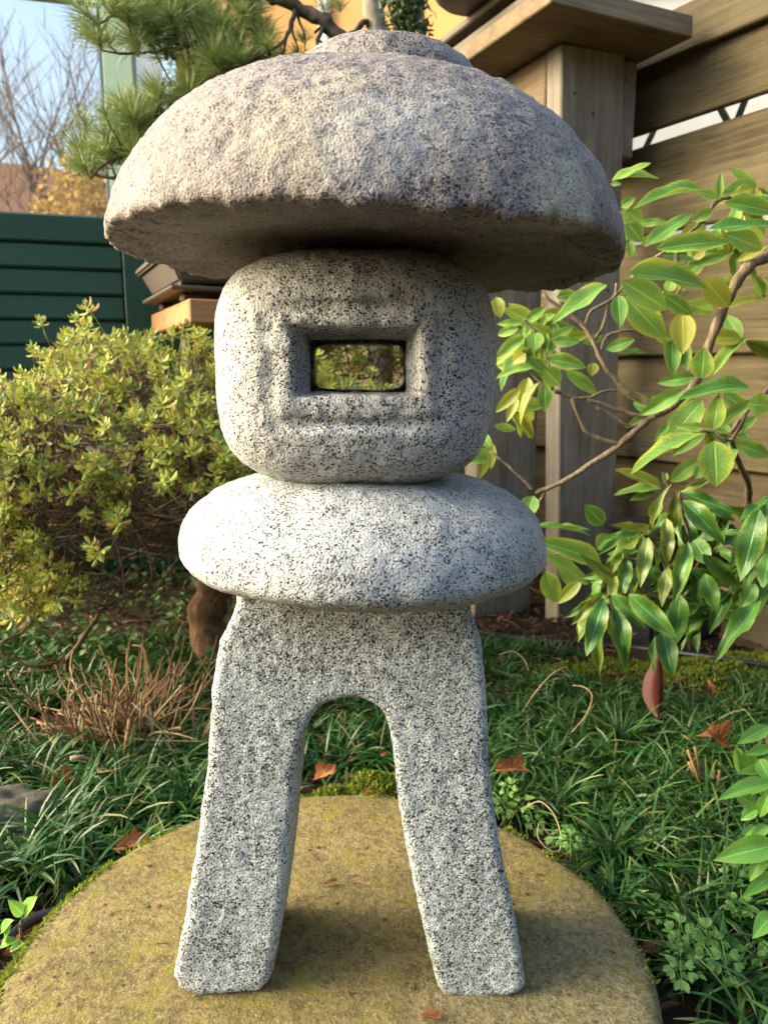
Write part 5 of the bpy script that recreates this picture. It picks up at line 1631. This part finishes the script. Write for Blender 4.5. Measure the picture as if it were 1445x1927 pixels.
HM = [herb_mesh(s) for s in range(3)]
rg = random.Random(33)
herbs = [([(1270, 820), (1310, 900), (1370, 960), (1345, 940), (1290, 970), (1395, 920)], 'blue-green lobed herb below the light green young shrub'),
         ([(880, 1000), (905, 960), (860, 1040)], 'small lobed herb leaning over the dark soil right of the slab'),
         ([(1000, 1100), (1030, 1090), (1015, 1115)], 'tiny lobed herb in the middle of the dark soil right of the slab'),
         ([(1160, 1100), (1130, 1060), (1200, 1090), (1150, 1140)], 'lobed herb between the dark soil and the light green young shrub'),
         ([(1010, 1230), (960, 1210), (1050, 1230), (1030, 1280), (1000, 1300), (1070, 1270)], 'bright green lobed herb nearest the lower right rim of the slab'),
         ([(1180, 1210), (1230, 1180), (1140, 1190)], 'pale lobed herb behind the bright herb at the slab rim'),
         ([(1380, 1160), (1400, 1110), (1350, 1120), (1420, 1190)], 'yellow-green lobed herb under the lowest leaves of the young shrub'),
         ([(440, 590), (460, 640), (420, 690), (480, 650), (410, 640)], 'small lobed herb inside the looping straw stem at the slab rim'),
         ([(110, 410), (200, 450), (270, 500), (140, 380)], 'little lobed herb on bare earth next to the right lantern leg')]
for pts_, lab in herbs:
    p0 = G(*z9(pts_[0]), 0.0)
    hp = thing('herb', p0, lab, 'plant', 'lobed herbs beside the slab')
    for q_ in pts_:
        if rg.random() < 0.25 and q_ is not pts_[0]: continue
        p = G(*z9(q_), rg.uniform(0.035, 0.06))
        nz_ = Vector((rg.uniform(-.3, .3), -0.55 + rg.uniform(-.2, .2), 0.8))
        s_ = rg.uniform(0.7, 1.1)
        link('leaf', rg.choice(HM), hp, frame3((rg.uniform(-1, 1), rg.uniform(-.6, .6), 0), nz_, p) @ Matrix.Scale(s_, 4))
    mb = MB()
    for q_ in pts_:
        p = G(*z9(q_), 0.03)
        mb.tube([p0, (p0 + p) / 2 + Vector((0, 0.01, 0.012)), p], 0.0007, 4)
    link('stem', mb.mesh('stem', M['herb']), hp)

# crumbs, needles and bits on the slab
mb = MB()
n_ = 0
while n_ < 170:
    x_, y_ = RNG.uniform(-0.42, 0.30), RNG.uniform(0.40, 1.08)
    if not on_disc(x_, y_, -0.03): continue
    n_ += 1
    r_ = math.hypot(x_ - DISC_C.x, y_ - DISC_C.y) * 0.338 / DISC_R
    z_ = float(np.interp(r_, [p_[0] for p_ in prof], [p_[1] for p_ in prof])) + 0.0012
    a_ = RNG.uniform(0, 6.28)
    if n_ % 4 == 0:
        l_ = RNG.uniform(0.006, 0.022)
        d_ = np.array([math.cos(a_), math.sin(a_), 0]) * l_
        b_ = np.array([x_, y_, z_])
        mb.tube([b_, b_ + d_ * 0.5 + (0.0006, 0.0008, 0.0006), b_ + d_], [0.00045, 0.0005, 0.0003], 4, RNG.uniform())
    else:
        s__ = RNG.uniform(0.0009, 0.0030)
        q4 = np.array([(-1, -.7, 0), (.9, -.8, .1), (1, .8, 0), (-.8, .7, .2), (0, 0, .8)]) * s__
        c__, s2_ = math.cos(a_), math.sin(a_)
        q4 = q4 @ np.array([[c__, s2_, 0], [-s2_, c__, 0], [0, 0, 1]])
        mb.add(q4 + (x_, y_, z_ - 0.0008), None, [(0, 1, 4), (1, 2, 4), (2, 3, 4), (3, 0, 4)], [(0.2, 0.2), (0.8, 0.2), (0.8, 0.8), (0.2, 0.8), (0.5, 0.5)], RNG.uniform())
tag(link('crumbs', mb.mesh('crumbs', M['litter'])), 'specks of bark and needles lying on the slab', 'litter', kind='stuff')

# ------------------------------------------------------------------ rock, hoses, cable, tub
bm = bmesh.new()
bmesh.ops.create_icosphere(bm, subdivisions=5, radius=1.0)
V = np.array([v.co for v in bm.verts])
dsp = 1 + 0.22 * vnoise(V, 1.6, 81) + 0.12 * vnoise(V, 4, 82) + 0.06 * vnoise(V, 10, 83) + 0.03 * vnoise(V, 24, 84)
for v, d_ in zip(bm.verts, dsp):
    v.co = Vector((v.co.x * 0.105 * d_, v.co.y * 0.07 * d_, v.co.z * 0.05 * d_))
for f_ in bm.faces: f_.smooth = True
me = bpy.data.meshes.new('rock'); bm.to_mesh(me); bm.free(); me.materials.append(M['rock'])
p = G(20, 1535, 0.02)
tag(link('rock', me, None, Matrix.Translation((p.x - 0.02, p.y, 0.004)) @ Matrix.Rotation(0.25, 4, 'Z')), 'weathered grey rock half buried in the grass at the left edge', 'rock')


def hose(name, ctrl, r, mat, label, cat):
    mb = MB(); mb.tube(curve_pts(ctrl, 8), r, 10)
    return tag(link(name, mb.mesh(name, M[mat])), label, cat)


hose('hose', [G(820, 1176, 0.012), G(900, 1189, 0.012), G(990, 1204, 0.012), G(1100, 1213, 0.012), G(1200, 1220, 0.014), G(1300, 1232, 0.03), G(1380, 1243, 0.035), G(1500, 1262, 0.03)], 0.0068, 'black_plastic', 'black hose running over the soil in front of the fence', 'hose')
hose('hose', [G(-60, 1850, 0.03), G(0, 1785, 0.03), G(35, 1750, 0.03), G(70, 1727, 0.03), G(105, 1716, 0.028), G(160, 1690, 0.02), G(220, 1640, 0.01)], 0.0062, 'black_plastic', 'black hose under the grass along the left rim of the slab', 'hose')
hose('cable', [G(1290, 1168, 0.012), G(1330, 1176, 0.012), G(1375, 1188, 0.012), G(1445, 1208, 0.012), G(1520, 1240, 0.012)], 0.0062, 'orange_cable', 'orange cable on the soil below the fence', 'cable')
tub = thing('planter', Vector((0.70, 2.08, 0)), 'black plastic tub behind the shrubs at the foot of the fence', 'planter')
tm = frame3(E2, loc=Vector((0.83, 2.02, 0.0)))
flared_box('tub_body', 0.40, 0.16, 0.44, 0.18, 0.29, M['black_plastic'], tub, tm, 0.012)
flared_box('lip', 0.46, 0.20, 0.46, 0.20, 0.022, M['black_plastic'], tub, tm @ Matrix.Translation((0, 0, 0.291)), 0.006)

# ------------------------------------------------------------------ left background: green cabinet, low shelf, house
CA = R(17)
CX = Vector((math.cos(CA), math.sin(CA), 0))
CB = P(266, 560, 2.62)
cab = thing('garden_cabinet', Vector((CB.x, CB.y, 0)), 'dark green louvred cabinet behind the azalea', 'cabinet')
CN = Vector((CX.y, -CX.x, 0))
ztop = P(150, 402, 2.55).z


def cbox(name, s0_, s1_, z0_, z1_, off, th, bevel=0.003, mat='green_paint'):
    c_ = Vector((CB.x, CB.y, 0)) + CX * (s0_ + s1_) / 2 + CN * (off - th / 2)
    c_.z = (z0_ + z1_) / 2
    return link(name, box_mesh(name, s1_ - s0_, th, z1_ - z0_, M[mat], bevel), cab, frame3(CX, loc=c_))


cbox('carcass', -0.95, 0.45, 0.02, ztop - 0.006, -0.032, 0.45)
cbox('top_rail', -0.95, 0.45, ztop - 0.085, ztop, 0.0, 0.03, 0.006)
cbox('stile', -0.052, 0.45, 0.02, ztop - 0.087, 0.0, 0.03, 0.004)
cbox('stile', -0.95, -0.47, 0.02, ztop - 0.087, 0.0, 0.03, 0.004)
zz_ = ztop - 0.089
while zz_ > 0.12:
    s_ = cbox('slat', -0.469, -0.053, zz_ - 0.076, zz_, -0.004, 0.022, 0.0065)
    s_.matrix_basis = s_.matrix_basis @ Matrix.Rotation(R(-4), 4, 'X')
    zz_ -= 0.0795
cbox('handle', -0.475, -0.435, ztop - 0.030, ztop - 0.020, 0.004, 0.012, 0.003, 'black_plastic')

ls = thing('low_shelf', Vector((-1.15, 2.35, 0)), 'grey weathered board shelf low behind the azalea at the left edge', 'shelf')
zc = P(50, 865, 2.35).z
link('board', box_mesh('board', 1.1, 0.28, 0.05, M['post'], 0.004), ls, frame3(CX, loc=Vector((-1.35, 2.38, zc))))
link('leg', box_mesh('leg', zc, 0.08, 0.08, M['post'], 0.004), ls, frame3((0, 0, 1), CN, Vector((-1.35, 2.46, zc / 2 - 0.02))))
link('leg', box_mesh('leg', zc, 0.08, 0.08, M['post'], 0.004), ls, frame3((0, 0, 1), CN, Vector((-1.75, 2.25, zc / 2 - 0.02))))

HA = R(15)
HX = Vector((math.cos(HA), math.sin(HA), 0)); HN = Vector((HX.y, -HX.x, 0))
W0 = P(205, 300, 5.0); W0.z = 0
house = thing('house', W0, 'house with a large pale green framed window reflecting bare trees', 'house')


def hbox(name, s0_, s1_, z0_, z1_, off, th, mat, bevel=0.004, parent=None):
    c_ = W0 + HX * (s0_ + s1_) / 2 + HN * (off - th / 2)
    c_.z = (z0_ + z1_) / 2
    return link(name, box_mesh(name, s1_ - s0_, th, z1_ - z0_, M[mat], bevel), parent or house, frame3(HX, loc=c_))


gtop = 2.83
win_ = hbox('window', 0.0, 0.165, 0.25, 3.2, 0.04, 0.10, 'frame_paint')
hbox('top_frame', -2.8, -0.002, gtop, 3.2, 0.04, 0.10, 'frame_paint', parent=win_)
hbox('seal', -0.022, -0.002, 0.25, gtop - 0.002, 0.03, 0.05, 'grey_edge', parent=win_)
hbox('seal', 0.167, 0.190, 0.25, 3.2, 0.03, 0.05, 'grey_edge', parent=win_)
hbox('glass_pane', -2.8, -0.024, 0.25, gtop - 0.002, 0.0, 0.02, 'glass', 0, parent=win_)
hbox('sill', -2.8, 0.2, 0.15, 0.248, 0.08, 0.2, 'white_paint')
hbox('corner_trim', 0.192, 0.34, 0.0, 4.2, 0.03, 0.10, 'white_paint')
hbox('wall', -2.8, 0.3, -0.05, 0.148, 0.0, 0.15, 'brick_wall')
hbox('wall', -2.8, 0.19, 3.202, 4.6, 0.0, 0.15, 'brick_wall')
hbox('side_wall', 0.28, 0.339, 0.0, 4.6, -0.08, 3.0, 'brick_wall')

# ochre annexe turned towards the low sun
an0 = W0 + HX * 0.36 + Vector((0, 0.25, 0))
AXd = Vector((math.cos(R(-24)), math.sin(R(-24)), 0)); ANn = Vector((AXd.y, -AXd.x, 0))
annexe = thing('annexe', an0, 'ochre rendered wall with low-sun glow in its colour behind the pine', 'building')


def abox(name, s0_, s1_, z0_, z1_, off, th, mat, parent=None):
    c_ = an0 + AXd * (s0_ + s1_) / 2 + ANn * (off - th / 2); c_.z = (z0_ + z1_) / 2
    return link(name, box_mesh(name, s1_ - s0_, th, z1_ - z0_, M[mat], 0.004), parent or annexe, frame3(AXd, loc=c_))


abox('wall', 0.0, 2.5, 2.20, 4.6, 0.0, 0.2, 'sunny_ochre_wall')
abox('plinth', 0.0, 2.5, -0.05, 2.11, 0.0, 0.2, 'brick_wall')
abox('ledge', -0.02, 2.52, 2.112, 2.198, 0.05, 0.25, 'white_paint')
abox('downpipe', 1.06, 1.12, 2.20, 4.6, 0.05, 0.05, 'white_paint')

# ------------------------------------------------------------------ beyond the fence
bt = thing('tree_beyond_fence', Vector((1.85, 3.6, 0)), 'tree with ridged bark beyond the fence showing in the gap between boards', 'tree')
branch(bt, 'trunk', [Vector((1.82, 3.6, -0.05)), Vector((1.80, 3.6, 1.0)), Vector((1.83, 3.62, 2.0)), Vector((1.9, 3.6, 3.0))], 0.12, 0.08, M['greybark'], 12, 0.008)
for k_, (dx_, dz_) in enumerate(((0.5, 0.5), (-0.45, 0.6), (0.2, 0.8), (-0.2, 0.9))):
    branch(bt, 'branch', [Vector((1.87, 3.6, 2.4 + 0.1 * k_)), Vector((1.87 + dx_ * 0.5, 3.6, 2.6 + dz_ * 0.5)), Vector((1.87 + dx_, 3.55, 2.7 + dz_))], 0.04, 0.012, M['greybark'], 7, 0.01)
nh = thing('neighbour_house', Vector((2.6, 9.0, 0)), 'pale house beyond the fence, enlarged to stand in for bright sky in the gap', 'house')
nm = frame3((1, -0.15, 0), loc=Vector((3.2, 8.0, 2.2)))
link('wall', box_mesh('wall', 4.6, 0.3, 4.5, M['pale_wall'], 0.01), nh, nm)
link('corner_trim', box_mesh('corner_trim', 0.3, 0.4, 4.5, M['white_paint'], 0.01), nh, nm @ Matrix.Translation((-2.2, -0.03, 0)))
rfm = nm @ Matrix.Translation((0, 0.4, 2.5)) @ Matrix.Rotation(R(35), 4, 'X')
link('roof', box_mesh('roof', 5.0, 1.6, 0.1, M['roof_tile'], 0.01), nh, rfm)
trl = thing('trellis', F0 + FD * 0.3 - FN * 0.3, 'green diagonal trellis just beyond the fence', 'trellis')
for qx, qy, lean in ((1222, 262, 0.55), (1362, 215, -0.5), (1395, 205, 0.35)):
    u_ = (qx - 722.5) / FPX
    q_ = P(qx, qy, 2.2)
    d_ = q_ - CAM
    c = CAM + d_ * ((F0 - FN * 0.16 - CAM).dot(FN) / d_.dot(FN))
    dd_ = FD * lean + Vector((0, 0, 0.8))
    link('slat', box_mesh('slat', 0.5, 0.008, 0.018, M['trellis'], 0.001), trl, frame3(dd_, FN.cross(dd_), c))

# ------------------------------------------------------------------ what the window reflects, behind the camera
def bare_tree(root, base, height, seed):
    rg = random.Random(seed)
    mb = MB()
    def grow(p, d, l, r, depth):
        pts = [p]; dd = d.copy()
        for i in range(3):
            dd = (dd + Vector((rg.uniform(-.16, .16), rg.uniform(-.16, .16), rg.uniform(-.02, .14)))).normalized()
            pts.append(pts[-1] + dd * l / 3)
        mb.tube(pts, [r, r * .85, r * .7, r * .55], 5 if depth < 2 else 3)
        if depth >= 5: return
        n = 4 if depth < 3 else 3
        for i in range(n):
            q = pts[1 + (i % 3)] if i else pts[3]
            sd = Vector((rg.uniform(-1, 1), rg.uniform(-1, 1), rg.uniform(-.1, 0.8))).normalized()
            nd = (dd * 0.75 + sd * 0.7).normalized()
            grow(q, nd, l * rg.uniform(0.6, 0.8), r * 0.52, depth + 1)
    grow(Vector(base), Vector((0, 0, 1)), height * 0.30, height * 0.019, 0)
    me = mb.mesh('branches', M['twig'])
    link('trunk', me, root)


for i, (x_, y_, h_, lab) in enumerate(((-2.6, -9.5, 9.0, 'tall bare winter tree reflected in the left part of the window'), (0.4, -11.0, 10.5, 'tall bare winter tree reflected next to the window frame'),
                                       (2.8, -9.0, 8.0, 'bare winter tree reflected high in the window'), (-1.2, -12.5, 10.0, 'bare winter tree reflected above the roof'))):
    t_ = thing('bare_tree', Vector((x_, y_, -0.05)), lab, 'tree', 'bare trees reflected in the window')
    bare_tree(t_, (x_, y_, -0.05), h_, 40 + i)
rh_ = thing('reflected_house', Vector((-3.0, -16, 0)), 'brown roofed house reflected at the bottom of the window', 'house')
link('wall', box_mesh('wall', 9.0, 5.0, 4.8, M['brick_wall'], 0.02), rh_, Matrix.Translation((-0.5, -17.5, 2.35)))
bmr = bmesh.new()
vv = [bmr.verts.new(c_) for c_ in ((-4.8, -2.9, 0), (4.8, -2.9, 0), (4.8, 2.9, 0), (-4.8, 2.9, 0), (-4.8, 0, 2.3), (4.8, 0, 2.3))]
for f_ in ((0, 1, 5, 4), (2, 3, 4, 5), (1, 2, 5), (3, 0, 4), (3, 2, 1, 0)): bmr.faces.new([vv[i] for i in f_])
me = bpy.data.meshes.new('roof'); bmr.to_mesh(me); bmr.free(); me.materials.append(M['roof_tile'])
link('roof', me, rh_, Matrix.Translation((-0.5, -17.5, 4.76)))
gs = thing('golden_shrub', Vector((0.4, -7.5, 0)), 'tall golden leaved shrub reflected in the lower right of the window', 'shrub')
branch(gs, 'trunk', [Vector((0.4, -7.5, -0.05)), Vector((0.4, -7.5, 1.5)), Vector((0.45, -7.5, 3.0))], 0.08, 0.03, M['twig'], 7, 0.01)
N = 4200
d = RNG.normal(size=(N, 3)); d /= np.linalg.norm(d, axis=1, keepdims=True)
pos = np.array((0.4, -7.5, 2.9)) + d * np.array((1.2, 0.9, 2.4)) * (RNG.uniform(0.5, 1.05, N)[:, None]) * (1 + 0.15 * vnoise(d * 3, 1, 90))[:, None]
mb = MB(); mb.inst(cv, cq, [], cu, rot_frames(N, RNG.normal(size=(N, 3))) * np.array([0.09, 0.14, 0.1])[None, None], pos, RNG.uniform(size=N))
tag(link('foliage', mb.mesh('foliage', M['golden']), gs), kind='stuff')

# unseen evergreen screen added behind the camera to block low frontal light
hd = thing('added_hedge', Vector((0, -3.6, 0)), 'tall dark evergreen screen added unseen behind the camera to cut low frontal light', 'added_hedge')
N = 9000
pos = np.stack([RNG.uniform(-5.5, 6.5, N), RNG.uniform(-3.75, -3.25, N), RNG.uniform(0, 2.8, N)], -1)
mb = MB(); mb.inst(cv, cq, [], cu, rot_frames(N, RNG.normal(size=(N, 3)) + np.array([0, 1.0, 0.4])) * np.array([0.12, 0.18, 0.12])[None, None], pos, RNG.uniform(size=N))
tag(link('foliage', mb.mesh('foliage', M['conifer']), hd), kind='stuff')
for x_ in np.arange(-5.0, 6.5, 1.2):
    branch(hd, 'trunk', [Vector((x_, -3.5, -0.05)), Vector((x_ + 0.03, -3.5, 1.5)), Vector((x_, -3.5, 2.5))], 0.05, 0.02, M['darkbark'], 6, 0.01)
